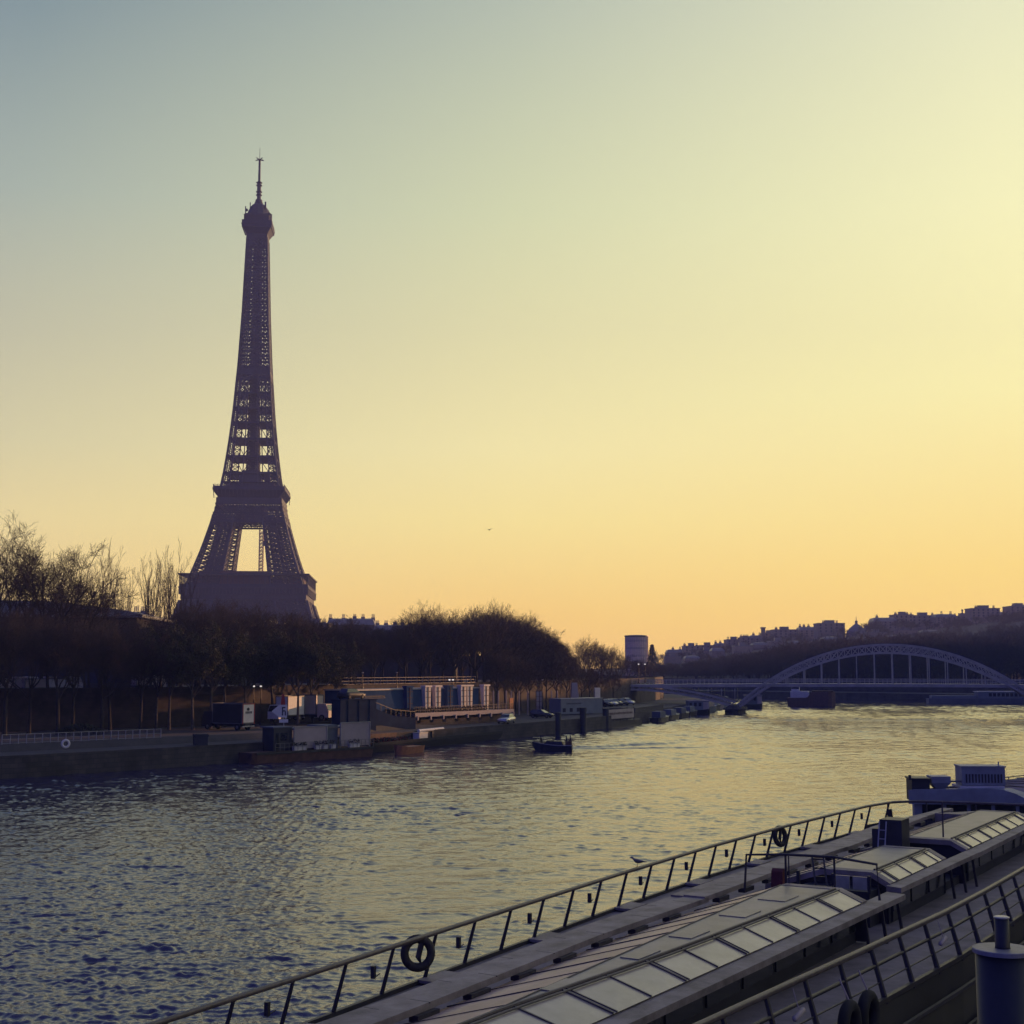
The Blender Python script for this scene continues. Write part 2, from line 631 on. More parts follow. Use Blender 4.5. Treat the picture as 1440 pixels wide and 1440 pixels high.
def wall_strip(name, pl, z0, z1, m, thick=0.6, n=None, outward=1):
    """a long wall following a plan line"""
    P = interp(pl, n or max(12, len(pl) * 4))
    mb = MB()
    T = np.gradient(P, axis=0)
    T /= np.linalg.norm(T, axis=1)[:, None]
    Nn = np.c_[-T[:, 1], T[:, 0]] * outward
    rings = []
    for p, nn in zip(P, Nn):
        a, b = p, p + nn * thick
        rings.append([(a[0], a[1], z0), (a[0], a[1], z1), (b[0], b[1], z1), (b[0], b[1], z0)])
    mb.loft(rings)
    return mb


def strip(pa, za, pb, zb, n, m, name):
    A, B = interp(pa, n), interp(pb, n)
    mb = MB()
    vs = [(p[0], p[1], za) for p in A] + [(p[0], p[1], zb) for p in B]
    mb.add(vs, [(i, i + 1, n + i + 1, n + i) for i in range(n - 1)])
    return mb


# lower quay (left bank): edge wall + paved strip
QZ = 2.25
QI = 3.0
UZ = 7.4
w = wall_strip('quay_wall', W, -1.0, QZ, M_STONE2, 1.2, 120)
o = w.build('quay_wall', M_STONE2)
tag(o, 'low dark stone quay wall along the left river edge', 'wall')
nq = 140
WA, RA = interp(W, nq), interp(RW, nq)
mb = MB()
rows = [WA + (RA - WA) * t for t in (0.0, 0.16, 0.18, 1.0)]
zs = [QZ + 0.006, QZ + 0.006, QI, QI]
vs = []
for row, z in zip(rows, zs):
    for p in row:
        zz = z
        if p[1] > 210 and z > QZ + 0.1:
            zz = QZ + 0.01
        vs.append((p[0], p[1], zz))
fs = []
for k in range(3):
    for i in range(nq - 1):
        fs.append((k * nq + i, k * nq + i + 1, (k + 1) * nq + i + 1, (k + 1) * nq + i))
mb.add(vs, fs)
struct(mb, 'lower_quay', M_PAVE)
w = wall_strip('retaining_wall', RW, QZ - 0.5, UZ + 0.02, M_STONE, 0.9, 120)
w2 = wall_strip('parapet', [(p[0] - 0.1, p[1]) for p in RW], UZ + 0.02, UZ + 1.0, M_STONE, 0.45, 120)
rw = thing('retaining_wall', 'tall brown stone embankment wall behind the lower quay trees', 'wall')
w.build('wall_face', M_STONE, rw)
w2.build('parapet', M_STONE, rw)
# upper city ground on the left bank
far_l = [(-2500, -800), (-2500, 100), (-2500, 400), (-2500, 700), (-2500, 1000), (-2500, 1300), (-2500, 2500)]
mb = strip(RW, UZ, [(-2600, -400), (-2600, 2200)], UZ, 100, M_SOIL, 'city_ground')
struct(mb, 'city_ground', M_SOIL)
RL = [(RW[i][0] - 3, RW[i][1] + 3) for i in range(len(RW))]
RL2 = [(RW[i][0] - 12, RW[i][1] + 8) for i in range(len(RW))]
struct(strip(RL, UZ + 0.005, RL2, UZ + 0.005, 100, M_ASPH, 'road'), 'road', M_ASPH)

# right / far bank
w = wall_strip('far_quay', RB, -1.0, 2.4, M_STONE2, 1.2, 120, outward=-1)
o = w.build('quay_wall', M_STONE2)
tag(o, 'far dark quay wall along the right bank beyond the bridge', 'wall')
RB2 = [(75, -95), (32, -4), (52, 56), (102, 175), (142, 275), (186, 385), (182, 455), (140, 488), (102, 521), (54, 580), (-6, 660), (-190, 850), (-900, 1360)]
struct(strip(RB, 2.406, RB2, 2.41, 120, M_PAVE, 'q'), 'far_lower_quay', M_PAVE)
w = wall_strip('far_wall', RB2, 1.5, 6.6, M_STONE2, 0.8, 120, outward=-1)
o = w.build('retaining_wall', M_STONE2)
tag(o, 'far stone embankment wall below the wooded right bank', 'wall')

# hill terrain: heights from a few control bearings


def hill_z(x, y):
    px = 720 + F * x / max(y, 50)
    top = np.interp(px, [700, 900, 960, 1100, 1230, 1300, 1440, 1600], [7, 9, 16, 28, 34, 37, 46, 54])
    t = np.clip((y - 560) / 420.0, 0, 1)
    t = t * t * (3 - 2 * t)
    return 6.6 + (top - 6.6) * t


def build_hill():
    mb = MB()
    ys = [430, 470, 500, 520, 540, 560] + list(np.linspace(590, 1300, 34)) + [1600, 2400, 4000]
    n = 90
    edge = interp(RB2, 400)
    rows = []
    for y in ys:
        # left limit: the bank line
        e = [p for p in edge if abs(p[1] - y) < 12]
        x0 = max(p[0] for p in e) if e else -900
        if y > 650:
            x0 = -900
        row = []
        for i in range(n):
            x = x0 + (1500 - x0) * (i / (n - 1)) ** 1.3
            row.append((x, y, hill_z(x, y) + 0.8 * math.sin(x * 0.05) * math.sin(y * 0.03) * (y > 600)))
        rows.append(row)
    mb.loft(rows, closed=False, cap=False)
    struct(mb, 'hill', M_SOIL, True)
    # low land on the right of the frame
    mb = MB()
    P = interp(RB2[:8], 40)
    vs = [(p[0], p[1], 6.6) for p in P] + [(1500, p[1], 6.6) for p in P]
    mb.add(vs, [(i + 40, i + 41, i + 1, i) for i in range(39)])
    struct(mb, 'right_bank_ground', M_SOIL)


build_hill()


# ------------------------------------------------------------------ trees
def bez(p, d, L, n, wob, trop, rng):
    pts = [p.copy()]
    d = d.copy()
    for i in range(n):
        d = d + Vector((rng.gauss(0, wob), rng.gauss(0, wob), rng.gauss(0, wob) + trop))
        d.normalize()
        p = p + d * (L / n)
        pts.append(p.copy())
    return pts, d


def tree_mesh(seed, H, bole, r0, limbs, ang, levels=5, kids=(6, 5, 5, 4), ratio=0.62, trop=0.10, buds=False, lean=0.0, limb_len=None, rmin=0.011, env=None):
    rng = random.Random(seed)
    tr, cr = MB(), MB()
    # trunk
    pts, d = bez(Vector((0, 0, -0.3)), Vector((lean, 0, 1)).normalized(), bole + 0.3, 5, 0.03, 0.02, rng)
    rad = [r0 * (1.35 if i == 0 else 1.0) * (1 - 0.35 * i / 5) for i in range(6)]
    tr.path(pts, rad, 8)
    top = pts[-1]
    LL = limb_len or (H - bole) * 0.62
    stack = []
    for i in range(limbs):
        az = 2 * math.pi * (i + rng.random() * 0.6) / limbs
        an = ang * (0.55 + 0.7 * rng.random())
        if i == 0:
            an *= 0.25
        dd = Vector((math.sin(an) * math.cos(az), math.sin(an) * math.sin(az), math.cos(an)))
        base = pts[-1] if i < limbs * 0.6 else pts[-2]
        stack.append((base.copy(), dd, LL * (0.8 + 0.35 * rng.random()), rad[-1] * 0.62, 1))
    leaf = []
    while stack:
        p, d, L, r, lv = stack.pop()
        if env:
            q_ = ((p.x ** 2 + p.y ** 2) / env[0] ** 2 + ((p.z - env[1]) / env[2]) ** 2)
            if lv >= 3 and q_ > 0.95 + 0.5 * rng.random() and p.z > env[1] * .7:
                continue
            if q_ > 0.75 and lv >= 2:
                L *= 0.8
        n = 5 if lv == 1 else (4 if lv == 2 else 3 if lv == 3 else 2)
        bp, de = bez(p, d, L, n, 0.10 + 0.03 * lv, trop * (1.0 if lv < 4 else 0.6), rng)
        re = max(rmin * 0.8, r * 0.42)
        rr = [r + (re - r) * i / n for i in range(n + 1)]
        (tr if lv == 1 else cr).path(bp, rr, 6 if lv == 1 else 3, cap=False)
        if lv >= levels:
            leaf.append((bp[-1], de))
            continue
        k = kids[lv - 1]
        for j in range(k):
            t = 0.30 + 0.70 * (j + 0.5 + rng.uniform(-0.4, 0.4)) / k
            t = min(0.99, max(0.1, t))
            x = t * n
            i0 = min(n - 1, int(x))
            q = bp[i0].lerp(bp[i0 + 1], x - i0)
            ax = (bp[i0 + 1] - bp[i0]).normalized()
            s = ax.cross(Vector((rng.gauss(0, 1), rng.gauss(0, 1), rng.gauss(0, 1))))
            if s.length < 1e-3:
                s = Vector((1, 0, 0))
            s.normalize()
            an = R(rng.uniform(26, 58)) * (ang / 0.6 if ang < 0.5 else 1.0)
            nd = (ax * math.cos(an) + s * math.sin(an)).normalized()
            ri = rr[i0] + (rr[i0 + 1] - rr[i0]) * (x - i0)
            stack.append((q, nd, L * ratio * (1.15 - 0.45 * t) * rng.uniform(0.75, 1.2), max(rmin, ri * 0.6), lv + 1))
        if lv >= 2:
            stack.append((bp[-1], de, L * ratio * 0.8, max(rmin, re * 0.9), lv + 1))
    if buds:
        for p, d in leaf:
            for q in range(3):
                c = p - d * rng.uniform(0, 0.5) + Vector((rng.gauss(0, .14), rng.gauss(0, .14), rng.gauss(0, .14)))
                a = Vector((rng.gauss(0, 1), rng.gauss(0, 1), rng.gauss(0, 1))).normalized() * 0.085
                b = Vector((rng.gauss(0, 1), rng.gauss(0, 1), rng.gauss(0, 1))).normalized() * 0.075
                cr.add([c - a, c + b, c + a, c - b], [(0, 1, 2, 3)], 1)
    return tr, cr


def tree_proto(seed, label, cat='tree', name='bare_tree', group=None, tm=None, cm=None, **k):
    o = thing(name, label, cat, (0, 0, 0), 0, group)
    tr, cr = tree_mesh(seed, **k)
    tr.build('trunk', tm or M_BARK, o)
    cr.build('crown', [cm or M_TWIG, M_BUD], o)
    return o


def place(proto, state={}, **k):
    """the first use moves the prototype itself, later uses copy it"""
    if proto.name not in state:
        state[proto.name] = 1
        if 'loc' in k:
            proto.location = k['loc']
        if k.get('rz') is not None:
            proto.rotation_euler = (0, 0, k['rz'])
        if k.get('scale') is not None:
            s = k['scale']
            proto.scale = s if hasattr(s, '__len__') else (s,) * 3
        if k.get('label'):
            proto['label'] = k['label']
        if k.get('group'):
            proto['group'] = k['group']
        return proto
    return copy_tree(proto, **k)


def build_trees():
    rng = random.Random(11)
    P_big = [tree_proto(s, 'x', H=20, bole=4.5, r0=0.42, limbs=7, ang=0.66, kids=(6, 6, 5, 3), ratio=0.58, rmin=0.013, trop=0.06, env=(8.0, 11.5, 8.3)) for s in (1, 2, 3)]
    P_row = [tree_proto(s, 'x', H=14, bole=5.0, r0=0.26, limbs=7, ang=0.66, kids=(7, 6, 5, 3), ratio=0.58, trop=0.06, rmin=0.013, env=(5.2, 9.0, 4.9)) for s in (4, 5, 6)]
    P_bud = [tree_proto(s, 'x', H=13, bole=4.8, r0=0.22, limbs=7, ang=0.70, kids=(6, 6, 5, 4), ratio=0.56, trop=0.04, buds=True, tm=M_BARKPALE, env=(4.6, 8.4, 4.6)) for s in (7, 8)]
    P_pop = [tree_proto(s, 'x', name='poplar_tree', H=20, bole=3.0, r0=0.28, limbs=6, ang=0.14, kids=(6, 4, 3), levels=4, ratio=0.42, trop=0.22, limb_len=13, rmin=0.02) for s in (9, 10)]

    def zbase(x, y):
        return UZ
    # tall plane trees at the left edge, standing on the upper quay
    spec = [(6, 733, 196, 'tall bare plane tree cut by the left edge of the view'),
            (62, 740, 202, 'tall bare plane tree, the middle of three big crowns at the left'),
            (108, 772, 208, 'leaning bare tree with fanned branches, rightmost of the tall left trio')]
    for i, (px, ty, D, lb) in enumerate(spec):
        p = atD(px, 939, D)
        H = 11 + (939 - ty) * D / F - UZ
        place(P_big[i], loc=(p.x, D, UZ), rz=rng.random() * 6, scale=(H / 19.6 * 1.1, H / 19.6, H / 19.6), label=lb, group='tall plane trees on the upper quay')
    # poplars
    for px, ty, D, lb in ((146, 795, 262, 'narrow upright poplar tallest of the small poplar pair left of the tower'),
                          (177, 818, 280, 'short narrow poplar between the tall poplar and the feathery clump'),
                          (205, 815, 262, 'feathery poplar at the left of the clump beside the tower'),
                          (222, 800, 262, 'feathery poplar in the middle of the clump beside the tower'),
                          (238, 797, 266, 'tallest feathery poplar of the clump beside the tower'),
                          (250, 816, 274, 'feathery poplar touching the left side of the tower')):
        p = atD(px, 939, D)
        H = 11 + (939 - ty) * D / F - UZ
        s = H / 19.0
        place(P_pop[rng.randrange(2)], loc=(p.x, D, UZ), rz=rng.random() * 6, scale=(s * (0.8 if px > 190 else 0.7), s * 0.8, s), label=lb, group='poplars left of the tower')
    # trees of the lower quay
    lows = [(-60, 0.7), (-25, 0.8), (12, 0.72), (40, 0.78), (72, 0.66), (107, 0.75), (138, 0.7), (163, 0.74), (190, 0.68), (217, 0.76), (240, 0.7), (262, 0.66), (300, 0.72), (322, 0.8), (350, 0.84), (385, 0.8), (412, 0.6), (440, 0.82), (470, 0.86), (694, .93), (706, .95), (722, .9), (736, .95), (748, .92), (766, .95), (780, .9), (796, .95), (815, .9), (830, .95), (845, .9), (862, .95)]
    WAi, RAi = interp(W, 800), interp(RW, 800)
    for i, (px, t) in enumerate(lows):
        best = None
        for a, b in zip(WAi, RAi):
            q = a + (b - a) * t
            if 120 < q[1] < 340:
                e = abs(px_of((q[0], q[1], 3)) - px)
                if best is None or e < best[0]:
                    best = (e, q)
        q = best[1]
        bud = 200 < px < 600
        pr = (P_bud if bud else P_row)[i % (2 if bud else 3)]
        ty = np.interp(px, [0, 130, 250, 400, 480, 600, 690, 800, 860], [858, 868, 872, 886, 900, 900, 905, 925, 935]) + rng.uniform(-4, 14)
        H = 11 + (939 - ty) * q[1] / F - QI
        s = H / (12.5 if bud else 13.5)
        lb = 'olive budding tree with pale trunk on the lower quay' if bud else 'dark bare tree with thin trunk on the lower quay at the left'
        if px > 600:
            lb = 'dark bare tree on the lower quay right of the pavilion'
        if px == 412:
            lb = 'forked budding tree standing in front of the white box trucks'
        place(pr, loc=(q[0], q[1], QI), rz=rng.random() * 6, scale=(s * rng.uniform(0.8, 1.0), s * 0.9, s), label=lb, group='trees on the lower quay')
    # rows on the upper quay
    tops_x = [-60, 0, 60, 110, 130, 136, 240, 300, 440, 560, 575, 595, 615, 635, 648, 660, 690, 720, 745, 770, 790, 806]
    tops_y = [846, 852, 856, 860, 866, 872, 856, 838, 862, 880, 870, 846, 836, 858, 862, 850, 845, 855, 864, 886, 905, 922]
    RWi = interp(RW, 1600)
    Tn = np.gradient(RWi, axis=0)
    Tn /= np.linalg.norm(Tn, axis=1)[:, None]
    Nn = np.c_[-Tn[:, 1], Tn[:, 0]]
    S = np.r_[0, np.cumsum(np.linalg.norm(np.diff(RWi, axis=0), axis=1))]
    k = 0
    for off, step, dens in ((4.5, 7.5, 0), (13, 8.5, 1), (23, 9.5, 2), (38, 12, 3)):
        s = 90
        while s < 620:
            i = int(np.searchsorted(S, s))
            q = RWi[i] + Nn[i] * (off + rng.uniform(-1.5, 1.5))
            s += step * rng.uniform(0.85, 1.15)
            px = px_of((q[0], q[1], 8))
            if px < -60 or px > 812 or q[1] > 420:
                continue
            ty = np.interp(px, tops_x, tops_y) + (rng.uniform(0, 16) + (6 if off < 10 else 0)) * (0.35 if 250 < px < 420 else 1)
            H = 11 + (939 - ty) * q[1] / F - UZ
            if H < 4:
                continue
            hero = 600 < px < 630 and off > 12
            pr = P_big[k % 3] if H > 13 else P_row[k % 3]
            base = 19.6 if H > 13 else 13.6
            k += 1
            sc = H / base
            if px < 565:
                lb, g = 'bare dark tree in the dense row on the upper quay before the tower', 'row of bare trees on the upper quay'
            elif px < 645:
                lb, g = 'round crowned bare tree above the white quay pavilion', 'round bare trees above the pavilion'
            else:
                lb, g = 'bushy dark bare tree in the big clump ending the left bank', 'bushy trees ending the left bank row'
            wd = min(1.25, max(1.0, 8.0 / (sc * 9)))
            place(pr, loc=(q[0], q[1], UZ), rz=rng.random() * 6, scale=(sc * wd, sc * wd, sc), label=lb, group=g)
    # by the left end of the footbridge
    for px, ty, D in ((818, 900, 395), (832, 897, 400), (846, 902, 405), (858, 908, 410), (872, 912, 400), (884, 918, 420), (900, 922, 430), (914, 926, 440), (930, 929, 460), (862, 922, 380), (842, 918, 380), (824, 915, 375)):
        p = atD(px, 939, D)
        H = 11 + (939 - ty) * D / F - UZ
        s = H / 13.5
        place(P_big[rng.randrange(3)], loc=(p.x, D, UZ - 1.5), rz=rng.random() * 6, scale=(s * .75, s * .75, s * .8), label='bare tree behind the left end of the footbridge', group='bare trees behind the footbridge end')
    # unseen plane trees, a row added along the right bank to shade the boat
    for i in range(26):
        y = 40 + i * 11
        xb = float(np.interp(y, [p[1] for p in RB2[1:7]], [p[0] for p in RB2[1:7]]))
        for q in (0, 1):
            place(P_big[i % 3], loc=(xb + 4 + q * 9 + rng.uniform(-1, 1), y + q * 5, 6.6), rz=rng.random() * 6, scale=(1.1, 1.1, rng.uniform(.85, 1.05)), label='unseen bare plane tree added on the right bank to shade the tour boat', group='added right bank shade trees')
    # conical evergreen beside the round tower block
    o = thing('conifer_tree', 'small dark conical evergreen beside the round tower block', 'tree')
    mb = MB()
    rg = random.Random(5)
    for i in range(900):
        z = rg.random() ** 0.8 * 9
        rr = (9.5 - z) * 0.27 * math.sqrt(rg.random())
        t = rg.random() * 6.28
        c = Vector((rr * math.cos(t), rr * math.sin(t), z + 1))
        a = Vector((math.cos(t) * 0.6, math.sin(t) * 0.6, -0.25))
        b = Vector((-math.sin(t) * 0.22, math.cos(t) * 0.22, 0.1))
        mb.add([c - b, c + a, c + b, c - a * 0.2], [(0, 1, 2, 3)])
    mb.build('crown', mat('conifer', (0.03, 0.045, 0.025), 0.9), o)
    MB().path([(0, 0, -1), (0, 0, 8)], [0.25, 0.05], 6).build('trunk', M_BARK, o)
    p = atD(917, 918, 560)
    o.location = (p.x, p.y, 7)
    zt = atD(917, 904, 560).z
    o.scale = ((zt - 7) / 10.5,) * 3


build_trees()


def build_wood():
    """far wooded hillside across the river: one mass of bare crowns"""
    rng = random.Random(21)
    mb = MB()
    protos = []
    for s in range(5):
        tr, cr = tree_mesh(40 + s, H=14, bole=2.5, r0=0.35, limbs=6, ang=0.85, levels=4, kids=(6, 5, 4), ratio=0.62, trop=0.06, rmin=0.05)
        m = MB()
        m.add(tr.v, tr.f)
        m.add(cr.v, cr.f)
        protos.append(m)
    skyl_x = [880, 930, 960, 1000, 1060, 1100, 1150, 1200, 1260, 1300, 1340, 1380, 1440, 1500]
    skyl_y = [925, 930, 930, 924, 915, 907, 899, 897, 892, 886, 880, 876, 874, 872]
    n = 0
    V, Fc = [], []
    tot = 0
    for i in range(760):
        px = rng.uniform(890, 1500)
        D = rng.choice([rng.uniform(505, 560), rng.uniform(540, 640), rng.uniform(600, 860)])
        crest = i >= 680
        if crest:
            D = rng.uniform(880, 925)
        p = atD(px, 939, D)
        # stay behind the far bank wall
        yb = np.interp(p.x, [-190, -6, 54, 102, 140, 182, 186], [850, 660, 580, 521, 488, 455, 455])
        if D < yb + 6:
            continue
        zb = float(hill_z(p.x, D)) - 0.5
        ty = np.interp(px, skyl_x, skyl_y) + abs(rng.gauss(0, 7))
        if crest:
            ty = np.interp(px, [938, 1000, 1060, 1120, 1190, 1230, 1300, 1380, 1450], [915, 907, 897, 887, 882, 872, 867, 862, 856]) + rng.uniform(0, 12)
        zt = 11 + (939 - ty) * D / F
        H = min(15, zt - zb)
        if crest:
            zb = zt - rng.uniform(6, 10)
            H = zt - zb
        if H < 3.5:
            continue
        s = H / 13.0
        m = protos[rng.randrange(5)]
        a = rng.random() * 6.28
        c, sn = math.cos(a), math.sin(a)
        v = np.array(m.v)
        w = max(s, 0.75)
        v2 = np.c_[(v[:, 0] * c - v[:, 1] * sn) * w + p.x, (v[:, 0] * sn + v[:, 1] * c) * w + D, v[:, 2] * s + zb]
        mb.v += [tuple(q) for q in v2]
        mb.f += [tuple(j + tot for j in q) for q in m.f]
        tot += len(m.v)
    mb.m = [0] * len(mb.f)
    o = mb.build('wooded_hillside', M_TWIG)
    tag(o, 'dark hazy wood of bare trees covering the far hillside', 'wood', kind='stuff')


build_wood()

# ------------------------------------------------------------------ lattice iron tower
def build_tower():
    D = 802.0
    X = -152.3
    T = thing('lattice_tower', 'very tall dark iron lattice tower with two platforms, tapering to an antenna', 'tower', (X, D, -2.0), R(4.5))
    hO = [0, 9.5, 35, 42, 52, 57.6, 66, 80, 95, 105, 112, 116, 125, 140, 160, 170, 190, 220, 250, 268, 274]
    vO = [62, 56, 40.5, 37.5, 34.5, 32.6, 29.8, 25.1, 20.9, 18.8, 17.6, 16.6, 15.1, 13.1, 11.1, 10.4, 9.0, 7.5, 6.5, 5.9, 5.9]
    hI = [0, 9.5, 35, 57.6, 66, 80, 103, 112]
    vI = [37, 33, 21, 15, 12.9, 10.9, 7.4, 6.9]
    O = lambda h: float(np.interp(h, hO, vO))
    I = lambda h: float(np.interp(h, hI, vI))

    def lattice(mb, A0, A1, B0, B1, w, nx=1, ny=1, horiz=True):
        """panel between edges A0-A1 and B0-B1 (bottom, top) with nx by ny crosses"""
        A0, A1, B0, B1 = map(Vector, (A0, A1, B0, B1))
        g = lambda u, v: (A0.lerp(A1, v)).lerp(B0.lerp(B1, v), u)
        for i in range(nx):
            for j in range(ny):
                u0, u1, v0, v1 = i / nx, (i + 1) / nx, j / ny, (j + 1) / ny
                mb.bar(g(u0, v0), g(u1, v1), w)
                mb.bar(g(u1, v0), g(u0, v1), w)
        if horiz:
            for j in range(ny + 1):
                mb.bar(g(0, j / ny), g(1, j / ny), w * 1.1)
            for i in range(1, nx):
                mb.bar(g(i / nx, 0), g(i / nx, 1), w)

    def leg(sx, sy, hs, ch, br, fine):
        mb = MB()
        cs = lambda h: [(sx * O(h), sy * O(h), h), (sx * O(h), sy * I(h), h), (sx * I(h), sy * I(h), h), (sx * I(h), sy * O(h), h)]
        for a, b in zip(hs[:-1], hs[1:]):
            c0, c1 = cs(a), cs(b)
            for k in range(4):
                mb.bar(c0[k], c1[k], ch)
                k2 = (k + 1) % 4
                lattice(mb, c0[k], c1[k], c0[k2], c1[k2], br, fine, fine)
            # stair and lift flights within the leg
            mid0 = sum((Vector(p) for p in c0), Vector()) / 4
            mid1 = sum((Vector(p) for p in c1), Vector()) / 4
            mb.bar(mid0, mid1, ch * 1.6)
            mb.bar(mid0 + Vector((2.2, 0, 0)), mid1 + Vector((2.2, 0, 0)), ch)
            mb.bar(mid0 + Vector((-2.2, 0, 0)), mid1 + Vector((-2.2, 0, 0)), ch)
        return mb

    def ring(mb, half, z0, z1, inner=None):
        """square band, hollow when inner is given"""
        if inner is None:
            return mb.box(-half, half, -half, half, z0, z1)
        mb.box(-half, half, -half, -inner, z0, z1)
        mb.box(-half, half, inner, half, z0, z1)
        mb.box(-half, -inner, -inner, inner, z0, z1)
        mb.box(inner, half, -inner, inner, z0, z1)
        return mb
    for sx in (-1, 1):
        for sy in (-1, 1):
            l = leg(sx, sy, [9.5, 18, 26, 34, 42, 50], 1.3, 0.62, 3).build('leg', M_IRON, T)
            q = MB()
            c = (sx * 44, sy * 44)
            q.frustum(c[0] - 15, c[0] + 15, c[1] - 15, c[1] + 15, 7, c[0] - 12.5, c[0] + 12.5, c[1] - 12.5, c[1] + 12.5, 11)
            q.build('masonry_pier', M_STONE2, l)
            leg(sx, sy, [57, 62, 67, 72.5, 78, 84, 90, 96, 100], 1.0, 0.5, 2).build('upper_leg', M_IRON, T)
    # arches between the legs
    for k in range(4):
        mb = MB()
        pts_o, pts_i = [], []
        for i in range(25):
            t = math.pi * i / 24
            pts_o.append(Vector((-37 * math.cos(t), -36.5, 11 + 30 * math.sin(t))))
            pts_i.append(Vector((-33.5 * math.cos(t), -36.8, 11 + 26.5 * math.sin(t))))
        mb.path(pts_o, 0.5, 4)
        mb.path(pts_i, 0.5, 4)
        for i in range(24):
            mb.bar(pts_o[i], pts_i[i + 1], 0.4)
            mb.bar(pts_i[i], pts_o[i + 1], 0.4)
            # spandrel
            mb.bar(pts_o[i], (pts_o[i].x, -36.5, 43), 0.35)
        o = mb.build('arch', M_IRON, T)
        o.rotation_euler = (0, 0, k * math.pi / 2)
    # first platform: girder, frieze, gallery
    mb = MB()
    for k in range(4):
        rot = Matrix.Rotation(k * math.pi / 2, 4, 'Z')
        g = MB()
        lattice(g, (-36.2, -36.2, 42), (-34, -34, 51), (36.2, -36.2, 42), (34, -34, 51), 0.5, 14, 2)
        g.bar((-36.4, -36.4, 42), (36.4, -36.4, 42), 1.1)
        lattice(g, (-20, -20, 42), (-20, -20, 51), (20, -20, 42), (20, -20, 51), 0.45, 8, 2)
        mb.add([rot @ Vector(p) for p in g.v], g.f)
    mb.build('first_girder', M_IRON, T)
    mb = MB()
    ring(mb, 26.5, 42.5, 51, 25.5)
    ring(mb, 34.6, 51, 53.6, 24)
    ring(mb, 35.4, 53.6, 54.2, 24)
    ring(mb, 35.0, 54.2, 57.2, 24)
    ring(mb, 35.9, 57.2, 57.9, 14)
    for k in range(4):
        rot = Matrix.Rotation(k * math.pi / 2, 4, 'Z')
        g = MB()
        for i in range(37):                 # brackets and name panels of the frieze
            x = -34.8 + 69.6 * i / 36
            g.box(x - 0.28, x + 0.28, -35.7, -34.9, 53.8, 57.2)
        mb.add([rot @ Vector(p) for p in g.v], g.f)
    pf = mb.build('first_platform', M_IRON, T)
    mb = MB()
    for k in range(4):
        rot = Matrix.Rotation(k * math.pi / 2, 4, 'Z')
        g = MB()
        for i in range(25):
            x = -35.3 + 70.6 * i / 24
            g.bar((x, -35.3, 57.9), (x, -35.3, 64.6), 0.32)
        g.box(-35.4, 35.4, -35.4, -35.25, 57.9, 59.4)
        g.box(-36.2, 36.2, -36.2, -28.5, 64.5, 65.3)
        mb.add([rot @ Vector(p) for p in g.v], g.f)
    mb.build('gallery', M_IRON, pf)
    # pavilions behind the gallery
    for k in range(4):
        rot = k * math.pi / 2
        g = MB().box(-14.5, 14.5, -31, -25.5, 57.95, 66.0)
        g.side([(-14.5, 66.0), (14.5, 66.0), (12.5, 66.9), (-12.5, 66.9)], -31, -25.5)
        o = g.build('pavilion', mat('pavilion_red', (0.07, 0.04, 0.035), 0.5), pf)
        o.rotation_euler = (0, 0, rot)
    # second platform
    mb = MB()
    for k in range(4):
        rot = Matrix.Rotation(k * math.pi / 2, 4, 'Z')
        g = MB()
        for a, b in ((96, 101), (101, 106.5)):
            lattice(g, (-O(a), -O(a), a), (-O(b), -O(b), b), (O(a), -O(a), a), (O(b), -O(b), b), 0.42, 12, 2)
            lattice(g, (-I(a), -I(a), a), (-I(a), -I(a), b), (I(a), -I(a), a), (I(a), -I(a), b), 0.5, 7, 2)
        for h in (96, 101, 106.5):
            g.bar((-O(h), -O(h), h), (O(h), -O(h), h), 1.0)
        g.box(-O(108), O(108), -O(106), -O(106) + 0.5, 106.5, 110)
        mb.add([rot @ Vector(p) for p in g.v], g.f)
    mb.build('second_girder', M_IRON, T)
    mb = MB()
    mb.frustum(-17.2, 17.2, -17.2, 17.2, 110, -20.2, 20.2, -20.2, 20.2, 114.4)
    ring(mb, 20.5, 114.4, 115.6, 8)
    for k in range(4):
        rot = Matrix.Rotation(k * math.pi / 2, 4, 'Z')
        g = MB()
        for i in range(19):
            x = -20 + 40 * i / 18
            g.path([(x, -17.0, 110), (x, -18.4, 111.6), (x, -20.4, 114.3)], 0.25, 4)
            g.bar((x, -20.2, 115.6), (x, -20.2, 117.2), 0.16)
        g.box(-20.25, 20.25, -20.25, -20.15, 115.6, 116.6)
        g.box(-20.3, 20.3, -20.3, -20.1, 117.1, 117.35)
        mb.add([rot @ Vector(p) for p in g.v], g.f)
    p2 = mb.build('second_platform', M_IRON, T)
    mb = MB()
    mb.box(-13.5, 13.5, -13.5, 13.5, 115.7, 119.3)
    mb.box(-15.5, 15.5, -15.5, 15.5, 119.3, 119.8)
    mb.box(-6.5, 6.5, -15, -13.5, 119.8, 123.5)
    mb.box(-5.0, 5.0, -10, 10, 119.8, 127)
    mb.box(8.0, 11.5, -13.4, -10, 119.8, 125)
    mb.build('upper_deck_cabin', M_IRON, p2)
    # the shaft
    mb = MB()
    hs = [116, 125, 134.8, 145.3, 155.2, 164, 173, 182]
